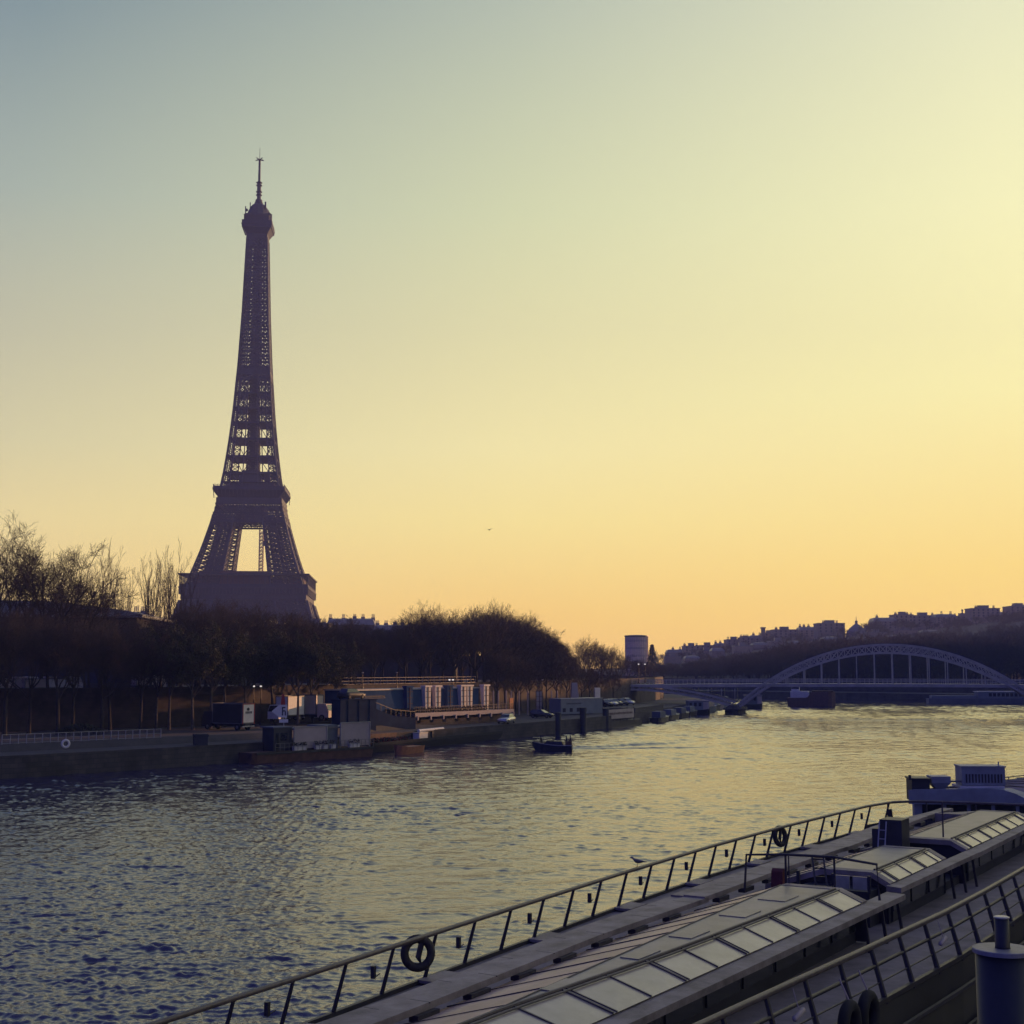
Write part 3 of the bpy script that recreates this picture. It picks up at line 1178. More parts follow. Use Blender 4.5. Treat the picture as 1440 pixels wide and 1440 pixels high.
    for a, b in zip(hs[:-1], hs[1:]):
        for k in range(4):
            rot = Matrix.Rotation(k * math.pi / 2, 4, 'Z')
            g = MB()
            oa, ob = O(a), O(b)
            f = 0.72
            for s in (-1, 1):
                A0, A1 = (s * oa, -oa, a), (s * ob, -ob, b)
                B0, B1 = (s * oa * f, -oa, a), (s * ob * f, -ob, b)
                g.bar(A0, A1, 0.9)
                g.bar(B0, B1, 0.7)
                lattice(g, A0, A1, B0, B1, 0.36, 1, 4)
                C0, C1 = (s * oa * 0.28, -oa, a), (s * ob * 0.28, -ob, b)
                g.bar(C0, C1, 0.55)
                if k in (0, 2):
                    if s > 0:
                        g.bar(B0, C1, 0.34)
                    else:
                        g.bar(C0, B1, 0.34)
                if a > 150:
                    lattice(g, B0, B1, C0, C1, 0.34, 2, 3)
            w = 0.55
            t0, t1 = (a - w if a > 118 else a), a + w
            if k == 0:
                g.box(-O(a) * .97, O(a) * .97, -O(a) * .97, O(a) * .97, a + .1, a + .4)
            g.box(-O(t1), O(t1), -O(a), -O(a) + 0.5, t0, t1)
            mb.add([rot @ Vector(p) for p in g.v], g.f)
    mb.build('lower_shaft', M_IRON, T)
    mb = MB()
    hs = list(np.linspace(182, 268, 14))
    for a, b in zip(hs[:-1], hs[1:]):
        for k in range(4):
            rot = Matrix.Rotation(k * math.pi / 2, 4, 'Z')
            g = MB()
            oa, ob = O(a), O(b)
            for s in (-1, 1):
                g.bar((s * oa, -oa, a), (s * ob, -ob, b), 0.85)
                g.bar((s * oa * .45, -oa, a), (s * ob * .45, -ob, b), 0.6)
                lattice(g, (s * oa, -oa, a), (s * ob, -ob, b), (s * oa * .45, -oa, a), (s * ob * .45, -ob, b), 0.42 if a > 215 else 0.36, 2, 3)
            lattice(g, (-oa * .45, -oa, a), (-ob * .45, -ob, b), (oa * .45, -oa, a), (ob * .45, -ob, b), 0.46, 2, 3)
            g.box(-oa, oa, -oa, -oa + .5, a - 0.7, a + 0.7)
            mb.add([rot @ Vector(p) for p in g.v], g.f)
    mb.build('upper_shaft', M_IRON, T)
    # lift core
    mb = MB()
    for k in range(4):
        rot = Matrix.Rotation(k * math.pi / 2, 4, 'Z')
        g = MB()
        hs = list(np.linspace(119, 268, 34))
        for a, b in zip(hs[:-1], hs[1:]):
            w0, w1 = min(3.6, O(a) * 0.27), min(3.6, O(b) * 0.27)
            lattice(g, (-w0, -w0, a), (-w1, -w1, b), (w0, -w0, a), (w1, -w1, b), 0.5, 2, 2)
        mb.add([rot @ Vector(p) for p in g.v], g.f)
    mb.box(-1.3, 1.3, -1.3, 1.3, 119, 268)
    mb.build('lift_shaft', M_IRON, T)
    # intermediate landing
    mb = MB()
    mb.box(-9.6, 9.6, -9.6, 9.6, 184, 186.2)
    for k in range(4):
        rot = Matrix.Rotation(k * math.pi / 2, 4, 'Z')
        g = MB().box(-9.2, 9.2, -9.3, -8.6, 186.2, 188)
        mb.add([rot @ Vector(p) for p in g.v], g.f)
    mb.build('landing', M_IRON, T)
    # top platform
    mb = MB()
    mb.frustum(-5.7, 5.7, -5.7, 5.7, 266, -6.2, 6.2, -6.2, 6.2, 270)
    mb.frustum(-6.2, 6.2, -6.2, 6.2, 270, -8.3, 8.3, -8.3, 8.3, 273.4)
    ring(mb, 8.8, 273.4, 277.6)
    ring(mb, 9.1, 275.0, 275.4)
    tp = mb.build('top_platform', M_IRON, T)
    mb = MB()
    for k in range(4):
        rot = Matrix.Rotation(k * math.pi / 2, 4, 'Z')
        g = MB()
        for i in range(13):
            x = -7.6 + 15.2 * i / 12
            g.bar((x, -7.6, 277.6), (x, -7.6, 281), 0.28)
        g.box(-7.8, 7.8, -7.8, -7.4, 280.8, 281.3)
        mb.add([rot @ Vector(p) for p in g.v], g.f)
    mb.box(-6.9, 6.9, -6.9, 6.9, 277.6, 282.2)
    mb.lathe([(6.9, 282.2), (6.6, 284.5), (5.6, 286.8), (4.4, 288.6), (2.8, 290)], 12)
    mb.build('cage', M_IRON, tp)
    mb = MB()
    for x, y, z0, z1, w in ((-7.4, -3, 281, 287.5, .55), (-6.2, 2, 283, 286.5, .5), (-4.6, -4, 286, 289.6, .5), (4.4, -4, 286, 290.2, .9), (5.8, 2, 284, 287, .6), (7.6, 1, 279, 284.3, .7), (7.6, -4, 279, 283, .6), (3, 4, 287, 291, .4), (-3, 3, 287, 290.8, .4)):
        mb.bar((x, y, z0), (x, y, z1), w)
        mb.bar((x * 0.5, y * 0.5, z0 + 1), (x, y, z0 + 1), .35)
    for x, y, z in ((-6.6, -5, 284.6), (6.7, -5, 282.6), (-7.2, 0, 282.5)):
        mb.sphere((x, y, z), 1.0, 8, (1, .5, 1))
    mb.build('aerial', M_IRON, tp)
    mb = MB()
    mb.lathe([(2.6, 289), (2.5, 291), (2.1, 291.5), (2.1, 292.6), (1.25, 293), (1.2, 304)], 10)
    for z in (295.5, 297.5, 301.5, 303.2):
        mb.lathe([(1.0, z - .2), (1.9, z), (1.9, z + .3), (1.0, z + .5)], 10)
    mb.lathe([(0.75, 304), (0.62, 318)], 8)
    mb.lathe([(0.16, 318), (0.10, 325.3)], 6)
    for k in range(8):
        t = k * math.pi / 4
        mb.bar((0, 0, 317.6), (2.5 * math.cos(t), 2.5 * math.sin(t), 318.4 if k % 2 else 317.2), 0.4)
    mb.build('antenna', M_IRON, T)
    # pale hoist mast seen through the legs
    D2 = 930
    o = thing('hoist_mast', 'pale scaffold hoist mast seen through the gap between the tower legs', 'mast')
    p = atD(368, 745, D2)
    o.location = (p.x, D2, UZ)
    h = p.z - UZ
    mb = MB()
    for sx in (-1, 1):
        for sy in (-1, 1):
            mb.bar((sx * 1.25, sy * 1.25, 0), (sx * 1.25, sy * 1.25, h), 0.45)
    n = int(h / 2.4)
    for i in range(n):
        z = h * i / n
        for s in (-1, 1):
            mb.bar((-1.25, s * 1.25, z), (1.25, s * 1.25, z), 0.55)
            mb.bar((s * 1.25, -1.25, z), (s * 1.25, 1.25, z), 0.55)
            mb.bar((-1.25 * s, s * 1.25, z), (1.25 * s, s * 1.25, z + 2.4), 0.3)
    mb.build('mast', mat('mast_paint', (0.55, 0.40, 0.22), 0.6), o)
    MB().box(0.9, 3.4, -1.2, 1.2, h - 11, h - 7.5).build('hoist_car', M_DARK, o)


build_tower()


# ------------------------------------------------------------------ arched footbridge
def build_bridge():
    Y0 = 338.0
    XL, XR = 54.6, 125.8
    B = thing('footbridge', 'grey steel arch footbridge crossing the river on stone piers', 'bridge', (XL, Y0, 0), R(-14))
    span = XR - XL
    zs = 1.6
    zc = 16.4
    dz = 6.9

    def arc(t, inner):
        # parabola-like arch, the two chords meet near the springs
        x = span * t
        u = 2 * t - 1
        z = zs + (zc - zs) * (1 - u * u * (0.88 + 0.12 * u * u))
        d = 1.9 * (1 - abs(u) ** 3 * 0.55)
        return x, z - (d if inner else 0)
    for y in (-4.2, 4.2):
        mb = MB()
        n = 44
        for inner in (0, 1):
            mb.path([(arc(i / n, inner)[0], y, arc(i / n, inner)[1]) for i in range(n + 1)], 0.30, 4)
        for i in range(n):
            a, b = arc(i / n, 0), arc((i + 1) / n, 1)
            c, d = arc(i / n, 1), arc((i + 1) / n, 0)
            mb.bar((a[0], y, a[1]), (b[0], y, b[1]), 0.16)
            mb.bar((c[0], y, c[1]), (d[0], y, d[1]), 0.16)
            mb.bar((a[0], y, a[1]), (c[0], y, c[1]), 0.2)
        mb.build('arch', M_STEELB, B)
        # side half arches
        for sgn in (-1, 1):
            mb = MB()
            top, bot = [], []
            for i in range(17):
                t = i / 16
                x = (-t * 25.5) if sgn < 0 else span + t * 25.5
                z = 1.6 + (dz - 1.9 - 0.9) * (1 - (1 - t) ** 1.9)
                bot.append(Vector((x, y, z)))
                top.append(Vector((x, y, z + 1.15 - 0.25 * t)))
            mb.path(top, 0.34, 4)
            mb.path(bot, 0.34, 4)
            for i in range(16):
                mb.bar(bot[i], top[i + 1], 0.14)
                mb.bar(top[i], bot[i + 1], 0.14)
                if i % 2 == 0:
                    mb.bar(top[i], (top[i].x, y, dz - .9), 0.14)
            mb.build('half_arch', M_STEELB, B)
    # hangers
    for i in range(3, 42):
        pass
    k0 = [4 + 4.1 * j for j in range(17)]
    for x in k0:
        t = x / span
        z = arc(t, 1)[1]
        if z > dz + 1.5:
            for y in (-4.2, 4.2):
                MB().bar((x, y, dz - .4), (x, y, z), 0.24).build('hanger', M_STEELB, B)
    # cross bracing between the two arch planes
    mb = MB()
    for i in range(6, 39, 2):
        a = arc(i / 44, 0)
        mb.bar((a[0], -4.2, a[1]), (a[0], 4.2, a[1]), 0.18)
    mb.build('cross_brace', M_STEELB, B)
    mb = MB()
    x0, x1 = -27, span + 27
    n = 60
    dk = lambda x: dz + 0.35 * (1 - ((x - span / 2) / (span / 2 + 27)) ** 2)
    rings = []
    for i in range(n + 1):
        x = x0 + (x1 - x0) * i / n
        z = dk(x)
        rings.append([(x, -4.0, z - .75), (x, -4.0, z), (x, 4.0, z), (x, 4.0, z - .75)])
    mb.loft(rings)
    mb.build('deck', M_STEELB, B)
    mb = MB()
    for y in (-4.05, 4.05):
        for q in (0.45, 0.8, 1.1):
            mb.path([(x0 + (x1 - x0) * i / n, y, dk(x0 + (x1 - x0) * i / n) + q) for i in range(n + 1)], 0.05, 4)
        for i in range(n * 2 + 1):
            x = x0 + (x1 - x0) * i / (2 * n)
            mb.bar((x, y, dk(x)), (x, y, dk(x) + 1.12), 0.08)
    mb.build('railing', M_STEELB, B)
    for xx in (-0.3, span + 0.3):
        mb = MB()
        prof = [(-3.2, 0), (3.2, 0)]
        rings = []
        for z, w, l in ((-1.5, 2.4, 8.2), (0.9, 2.3, 7.8), (1.0, 2.7, 8.6), (1.35, 2.7, 8.6), (1.5, 1.9, 7.0), (2.1, 1.4, 6.0)):
            ring = []
            for k in range(16):
                t = 2 * math.pi * k / 16
                ring.append((xx + w * math.copysign(abs(math.cos(t)) ** .6, math.cos(t)), l * math.copysign(abs(math.sin(t)) ** .8, math.sin(t)), z))
            rings.append(ring)
        mb.loft(rings)
        mb.build('pier', M_STONE2, B)
    for xx in (-27, span + 27):
        s = -1 if xx < 0 else 1
        mb = MB().box(xx - 3 if s < 0 else xx, xx if s < 0 else xx + 3, -6, 6, -0.5, dz - .2)
        mb.box(xx - 3.1 if s < 0 else xx - .1, xx + .1 if s < 0 else xx + 3.1, -6.2, 6.2, dz - .2, dz + 1.0)
        mb.build('abutment', M_STONE2, B)


build_bridge()


# ------------------------------------------------------------------ buildings
def block(mb_w, mb_r, mb_c, w, d, h, roof, rng):
    pass


M_PANE = mat('window_dark', (0.05, 0.05, 0.06), 0.2, 0, 0.3, 1.0, spec=0.6)


def building(name, label, px0, px1, ty, D, zb, roof='mansard', chim=3, depth=12, floors=5, group=None, wall=None, seed=0, windows=True, cat='building', rz=0.0):
    rng = random.Random(seed)
    a, b = atD(px0, ty, D), atD(px1, ty, D)
    w = b.x - a.x
    zt = a.z
    h = zt - zb
    o = thing(name, label, cat, ((a.x + b.x) / 2, D, zb), rz, group)
    rh = min(3.2, h * 0.25) if roof != 'flat' else 0.5
    hw = h - rh
    wl = MB().box(-w / 2, w / 2, 0, depth, -3, hw)
    for k in range(1, floors):
        z = hw * k / floors
        wl.box(-w / 2 - .12, w / 2 + .12, -.12, 0.0, z - .1, z + .1)
    wl.build('wall', wall or M_LIME, o)
    rf = MB()
    if roof == 'mansard':
        rf.frustum(-w / 2 - .2, w / 2 + .2, -.2, depth + .2, hw, -w / 2 + .9, w / 2 - .9, 1.4, depth - 1.4, hw + rh * .8)
        rf.frustum(-w / 2 + .9, w / 2 - .9, 1.4, depth - 1.4, hw + rh * .8, -w / 2 + 2.5, w / 2 - 2.5, depth * .4, depth * .6, hw + rh)
    elif roof == 'gable':
        rf.side([(-w / 2 - .3, hw), (w / 2 + .3, hw), (0, hw + rh)], -.3, depth + .3)
    else:
        rf.box(-w / 2 - .25, w / 2 + .25, -.25, depth + .25, hw, hw + rh)
        if w > 8:
            rf.box(-w * .2, w * .15, 2, 6, hw + rh, hw + rh + 2.0)
    r = rf.build('roof', M_ZINC, o)
    for k in range(chim):
        x = -w / 2 + w * (k + .5 + rng.uniform(-.3, .3)) / chim
        ch = MB().box(x - .9, x + .9, depth * .4, depth * .4 + .8, hw + rh * .6, hw + rh + rng.uniform(.3, 1.2))
        for q in (-.5, 0, .5):
            ch.box(x + q - .14, x + q + .14, depth * .4 + .25, depth * .4 + .55, hw + rh + .6, hw + rh + 2.0)
        ch.build('chimney', M_LIME2, r)
    if windows:
        nw = max(2, int(w / 3.2))
        nw = min(nw, 9)
        for f in range(max(0, floors - 3), floors):
            for k in range(nw):
                x = -w / 2 + w * (k + .5) / nw
                z = hw * f / floors + hw / floors * .25
                MB().box(x - .55, x + .55, -.06, .1, z, z + hw / floors * .58).build('window', M_PANE, o)
    return o


def build_city():
    rng = random.Random(31)
    # skyline of the hill, left to right (pixel spans at their own distances)
    sky = [(938, 965, 913, 1010), (962, 985, 908, 990), (984, 1008, 907, 1000), (1006, 1024, 904, 1020), (1022, 1044, 899, 1000), (1042, 1056, 896, 990), (1054, 1076, 893, 1010),
           (1074, 1090, 890, 1000), (1088, 1122, 885, 980), (1124, 1152, 881, 990), (1150, 1188, 876, 960), (1212, 1230, 884, 1000),
           (1228, 1262, 868, 950), (1258, 1284, 864, 960), (1282, 1318, 865, 970), (1316, 1346, 863, 955), (1344, 1368, 866, 975), (1366, 1406, 855, 940), (1404, 1424, 860, 960), (1420, 1450, 852, 930), (1448, 1480, 850, 930)]
    for i, (a, b, t, D) in enumerate(sky):
        p = atD((a + b) / 2, t, D)
        zb = min(float(hill_z(p.x, D)), p.z - 9)
        lab = 'hazy pale apartment block in the crowded hillside skyline'
        if i == 10:
            lab = 'broad pale block with sloping roof left of the domed spire on the hill'
        if i == 17:
            lab = 'large flat topped hilltop block under the sky at the far right'
        if i == 12:
            lab = 'tall pale block just right of the domed spire, stepping up the skyline'
        if i == 0:
            lab = 'lowest pale block at the left foot of the hillside skyline'
        building('apartment_building', lab, a, b, t, D, zb, 'flat' if i % 3 else 'mansard', rng.randrange(2, 5), 14, 5, 'hillside apartment blocks', M_LIME if i % 2 else M_LIME2, i)
    # second rank lower on the slope
    for i in range(16):
        px = 945 + i * 24 + rng.uniform(-8, 8)
        t = np.interp(px, [940, 1000, 1100, 1200, 1300, 1440], [922, 914, 899, 893, 885, 878]) + rng.uniform(-2, 5)
        D = rng.uniform(840, 920)
        p = atD(px, t, D)
        zb = min(float(hill_z(p.x, D)) - 2, p.z - 7)
        building('apartment_building', 'pale apartment block low on the wooded slope below the skyline', px - rng.uniform(8, 16), px + rng.uniform(8, 16), t, D, zb, 'mansard' if i % 2 else 'flat', 2, 12, 4, 'blocks low on the slope', M_LIME if i % 3 else M_LIME2, 50 + i, windows=False)
    # domed spire
    D = 960
    p = atD(1204, 870, D)
    o = thing('domed_church', 'small pointed dome with lantern rising from the hill skyline', 'church', (p.x, D, p.z - 24))
    zt = 24
    MB().lathe([(7.5, 0), (7.5, zt - 11), (7.9, zt - 10.8), (7.9, zt - 10.2)], 16).build('drum', M_LIME2, o)
    dm = MB().lathe([(7.2, zt - 10.2), (6.6, zt - 8.5), (4.6, zt - 6.4), (2.4, zt - 4.6), (1.1, zt - 3.6)], 16).build('dome', M_ZINC, o)
    MB().lathe([(1.0, zt - 3.6), (1.0, zt - 1.6), (.25, zt - 1.2), (.12, zt + 1.6)], 8).build('lantern', M_LIME2, dm)
    # thin towers on the skyline
    for px, y, D, lb in ((1073, 882, 1000, 'thin square chimney tower on the left hillside skyline'), (1353, 857, 950, 'thin aerial mast on the right hillside skyline')):
        p = atD(px, y, D)
        o = thing('skyline_tower', lb, 'tower', (p.x, D, p.z - 16))
        w = 1.3 if px < 1200 else 0.4
        MB().box(-w, w, -w, w, 0, 15).box(-w * 1.3, w * 1.3, -w * 1.3, w * 1.3, 15, 16).build('shaft', M_LIME2, o)
    # round tower block
    D = 620
    a, b, t = atD(879, 893, D), atD(912, 893, D), atD(895, 893, D)
    r = (b.x - a.x) / 2
    o = thing('round_tower_block', 'round pale tower block with flat overhanging roof above the trees', 'building', (t.x, D, UZ))
    h = t.z - UZ
    M_RT = mat('round_tower_paint', (0.75, 0.62, 0.52), .7)
    mb = MB().lathe([(r * .95, -1), (r * .95, h - 1.0)], 32)
    for k in range(32):
        th = 2 * math.pi * k / 32
        mb.bar((r * .96 * math.cos(th), r * .96 * math.sin(th), 0), (r * .96 * math.cos(th), r * .96 * math.sin(th), h - 1), .3)
    mb.build('wall', M_RT, o)
    for k in range(4):
        z = h - 2.2 - k * 3.3
        mb = MB()
        mb.lathe([(r * .955, z - .9), (r * .955, z)], 32, cap=False)
        mb.build('window_band', mat('tower_band', (0.42, 0.36, 0.32), 0.5), o)
    MB().lathe([(r * .95, h - 1), (r * 1.03, h - .7), (r * 1.03, h - .2), (r * .5, h)], 32).build('roof', M_ZINC, o)
    # old block with chimneys right of the tower
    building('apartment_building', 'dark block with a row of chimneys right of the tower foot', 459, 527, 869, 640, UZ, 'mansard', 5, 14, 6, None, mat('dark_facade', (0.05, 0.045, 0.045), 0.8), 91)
    building('apartment_building', 'low dark block half hidden by trees right of the chimneyed block', 524, 580, 878, 620, UZ, 'mansard', 5, 14, 6, None, M_LIME2, 92, windows=False)
    building('apartment_building', 'low dark block glimpsed between tower and far trees', 425, 462, 876, 600, UZ, 'flat', 2, 12, 5, None, M_LIME2, 93, windows=False)
    building('apartment_building', 'small sunlit block between the poplars and the tower', 180, 204, 861, 420, UZ, 'flat', 2, 10, 4, None, M_LIME, 94, windows=False)
    # long low museum hall with curved grey roof at the left
    D = 236
    a, b = atD(-90, 850, D), atD(188, 860, D)
    L = b.x - a.x
    o = thing('exhibition_hall', 'long dark hall with low curved grey roof behind the left trees', 'building', (a.x, D, UZ), R(4))
    h = atD(60, 862, D).z - UZ
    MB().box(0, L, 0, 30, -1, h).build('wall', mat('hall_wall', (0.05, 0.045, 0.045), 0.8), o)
    prof = [(-1.5, h), (L * .12, h + 1.6), (L * .3, h + 2.2), (L * .55, h + 2.1), (L * .8, h + 1.2), (L * .95, h + .5), (L + 1.2, h - .2), (L + 1.2, h - .7), (-1.5, h - .6)]
    MB().side(prof[::-1], -1.2, 31).build('roof', M_ZINC, o)
    for k in range(14):
        x = L * (k + .5) / 14
        MB().box(x - 1.3, x + 1.3, -.08, .1, 1.0, h * .45).build('window', M_PANE, o)
    # blocks added out of frame on the right bank to shade boats and quay
    for i in range(20):
        y = 45 + i * 25
        xb = float(np.interp(y, [-4, 56, 175, 275, 385], [100, 118, 165, 192, 205]))
        o = building('shade_block', 'unseen tall pale block added on the right bank to shade the moored boats', 680, 760, 700, 600, 6.6, 'mansard', 3, 13, 7, 'added shade blocks on the right bank', M_LIME, 200 + i, windows=False)
        o.location = (xb + 20, y, 6.6)
        o.rotation_euler = (0, 0, R(-70))
        o.scale = (1, 1, (28.6 if i > 13 else 40.0 if i > 6 else 30.0) / 78.6)
    # dark museum block closing the view behind the tree rows
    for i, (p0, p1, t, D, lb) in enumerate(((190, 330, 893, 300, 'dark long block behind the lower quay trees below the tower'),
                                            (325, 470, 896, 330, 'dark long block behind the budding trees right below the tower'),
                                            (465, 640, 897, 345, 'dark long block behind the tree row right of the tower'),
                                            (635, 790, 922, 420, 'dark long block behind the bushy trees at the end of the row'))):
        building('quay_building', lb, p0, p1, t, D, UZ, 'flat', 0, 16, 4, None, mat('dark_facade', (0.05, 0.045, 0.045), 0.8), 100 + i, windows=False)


build_city()

# ------------------------------------------------------------------ vehicles
def wheel(parent, x, y, r=0.32, w=0.2):
    mb = MB()
    rings = []
    for yy, rr in ((-w / 2, r * .85), (-w / 2 + .03, r), (w / 2 - .03, r), (w / 2, r * .85)):
        rings.append([(x + rr * math.cos(2 * math.pi * k / 16), y + yy, r + rr * math.sin(2 * math.pi * k / 16)) for k in range(16)])
    mb.loft(rings)
    o = mb.build('wheel', M_RUBBER, parent)
    m2 = MB()
    for s in (-1, 1):
        m2.loft([[(x + r * .58 * math.cos(2 * math.pi * k / 12), y + s * (w / 2 + .01) - .02, r + r * .58 * math.sin(2 * math.pi * k / 12)) for k in range(12)],
                 [(x + r * .3 * math.cos(2 * math.pi * k / 12), y + s * (w / 2 + .03), r + r * .3 * math.sin(2 * math.pi * k / 12)) for k in range(12)]])
    m2.build('rim', M_GREYM, o)


def make_car(paint, label, loc, rz, group=None, estate=False):
    o = thing('parked_car', label, 'car', loc, rz, group)
    L = 4.2
    xs = [(-2.1, .45, .75, .72), (-2.0, .28, .92, .84), (-1.2, .2, .98, .88), (0, .2, .96, .9), (1.1, .2, .92, .88), (1.8, .24, .78, .82), (2.1, .36, .62, .68)]
    mb = MB()
    rings = []
    for x, z0, z1, w in xs:
        rings.append([(x, -w, z0), (x, -w, z0 + (z1 - z0) * .6), (x, -w * .93, z1), (x, w * .93, z1), (x, w, z0 + (z1 - z0) * .6), (x, w, z0)])
    mb.loft(rings)
    b = mb.build('body', paint, o, True)
    mb = MB()
    rear = -2.0 if estate else -1.75
    mb.loft([[(rear, -.78, .9), (1.0, -.78, .9), (1.0, .78, .9), (rear, .78, .9)], [(rear + .35, -.6, 1.42), (.15, -.6, 1.42), (.15, .6, 1.42), (rear + .35, .6, 1.42)]])
    mb.build('window', M_GLASS, o)
    MB().loft([[(rear + .32, -.63, 1.415), (.2, -.63, 1.415), (.2, .63, 1.415), (rear + .32, .63, 1.415)], [(rear + .5, -.55, 1.48), (0, -.55, 1.48), (0, .55, 1.48), (rear + .5, .55, 1.48)]]).build('roof', paint, o)
    for x in (-1.3, 1.3):
        for y in (-.8, .8):
            wheel(o, x, y)
    for y in (-.6, .6):
        MB().box(1.98, 2.1, y - .16, y + .16, .58, .70).build('headlight', M_PALEM, o)
    return o


def make_truck(label, loc, rz, L=5.5, H=2.5, W_=2.3, boxm=None, cabm=None, name='box_truck', logo=False):
    o = thing(name, label, 'truck', loc, rz)
    z0 = 0.9
    MB().box(-L / 2, L / 2, -W_ / 2, W_ / 2, z0, z0 + H).build('cargo_box', boxm or M_WHITE, o)
    fr = MB()
    for x in (-L / 2, L / 2):
        for y in (-W_ / 2, W_ / 2):
            fr.bar((x, y, z0), (x, y, z0 + H), .12)
    for z in (z0, z0 + H):
        for y in (-W_ / 2, W_ / 2):
            fr.bar((-L / 2, y, z), (L / 2, y, z), .12)
        for x in (-L / 2, L / 2):
            fr.bar((x, -W_ / 2, z), (x, W_ / 2, z), .12)
    fr.build('frame', M_GREYM, o)
    MB().box(-L / 2, L / 2 + 1.8, -.45, .45, .5, .88).build('chassis', M_DARK, o)
    c = MB()
    c.side([(L / 2 + .15, .45), (L / 2 + 1.95, .45), (L / 2 + 1.95, 1.35), (L / 2 + 1.5, 2.35), (L / 2 + .15, 2.4)], -W_ / 2 + .1, W_ / 2 - .1)
    cb = c.build('cab', cabm or boxm or M_WHITE, o)
    MB().add([(L / 2 + 1.94, -.9, 1.45), (L / 2 + 1.94, .9, 1.45), (L / 2 + 1.57, .85, 2.25), (L / 2 + 1.57, -.85, 2.25)], [(0, 1, 2, 3)]).build('windscreen', M_GLASS, cb)
    for x in (-L / 2 + .9, L / 2 + .9):
        for y in (-W_ / 2 + .18, W_ / 2 - .18):
            wheel(o, x, y, .44, .28)
    b = MB().box(-L / 2 - .12, -L / 2, -W_ / 2, W_ / 2, .45, .6)
    b.build('bumper', M_PALEM, o)
    if logo:
        g = MB()
        for k in range(5):
            g.box(-L / 2 - .09, -L / 2 - .062, -.6 + k * .26, -.45 + k * .26, z0 + H * .5, z0 + H * .5 + .28)
        g.sphere((-L / 2 - .07, .1, z0 + H * .72), .3, 8, (.03, 1, .7))
        g.build('logo', M_DARK, o)
    return o


U_ANG = R(65)
M_SILVER = mat('silver_paint', (0.55, 0.55, 0.57), 0.25, 0.6, 0.05, 1)
M_BLACKP = mat('black_car_paint', (0.02, 0.02, 0.024), 0.2, 0.0, 0.1, 1, spec=0.8)
M_PAVB = mat('pavilion_shade_blue', (0.05, 0.09, 0.18), 0.95, 0, 0.2, 0.5, spec=0.05)  # blue darkened so the wall looks unlit in direct sun
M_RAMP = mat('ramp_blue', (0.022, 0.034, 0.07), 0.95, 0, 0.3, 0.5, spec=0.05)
M_TARP = mat('tarp_cream', (0.80, 0.72, 0.64), 0.7, 0, 0.1, 0.8)


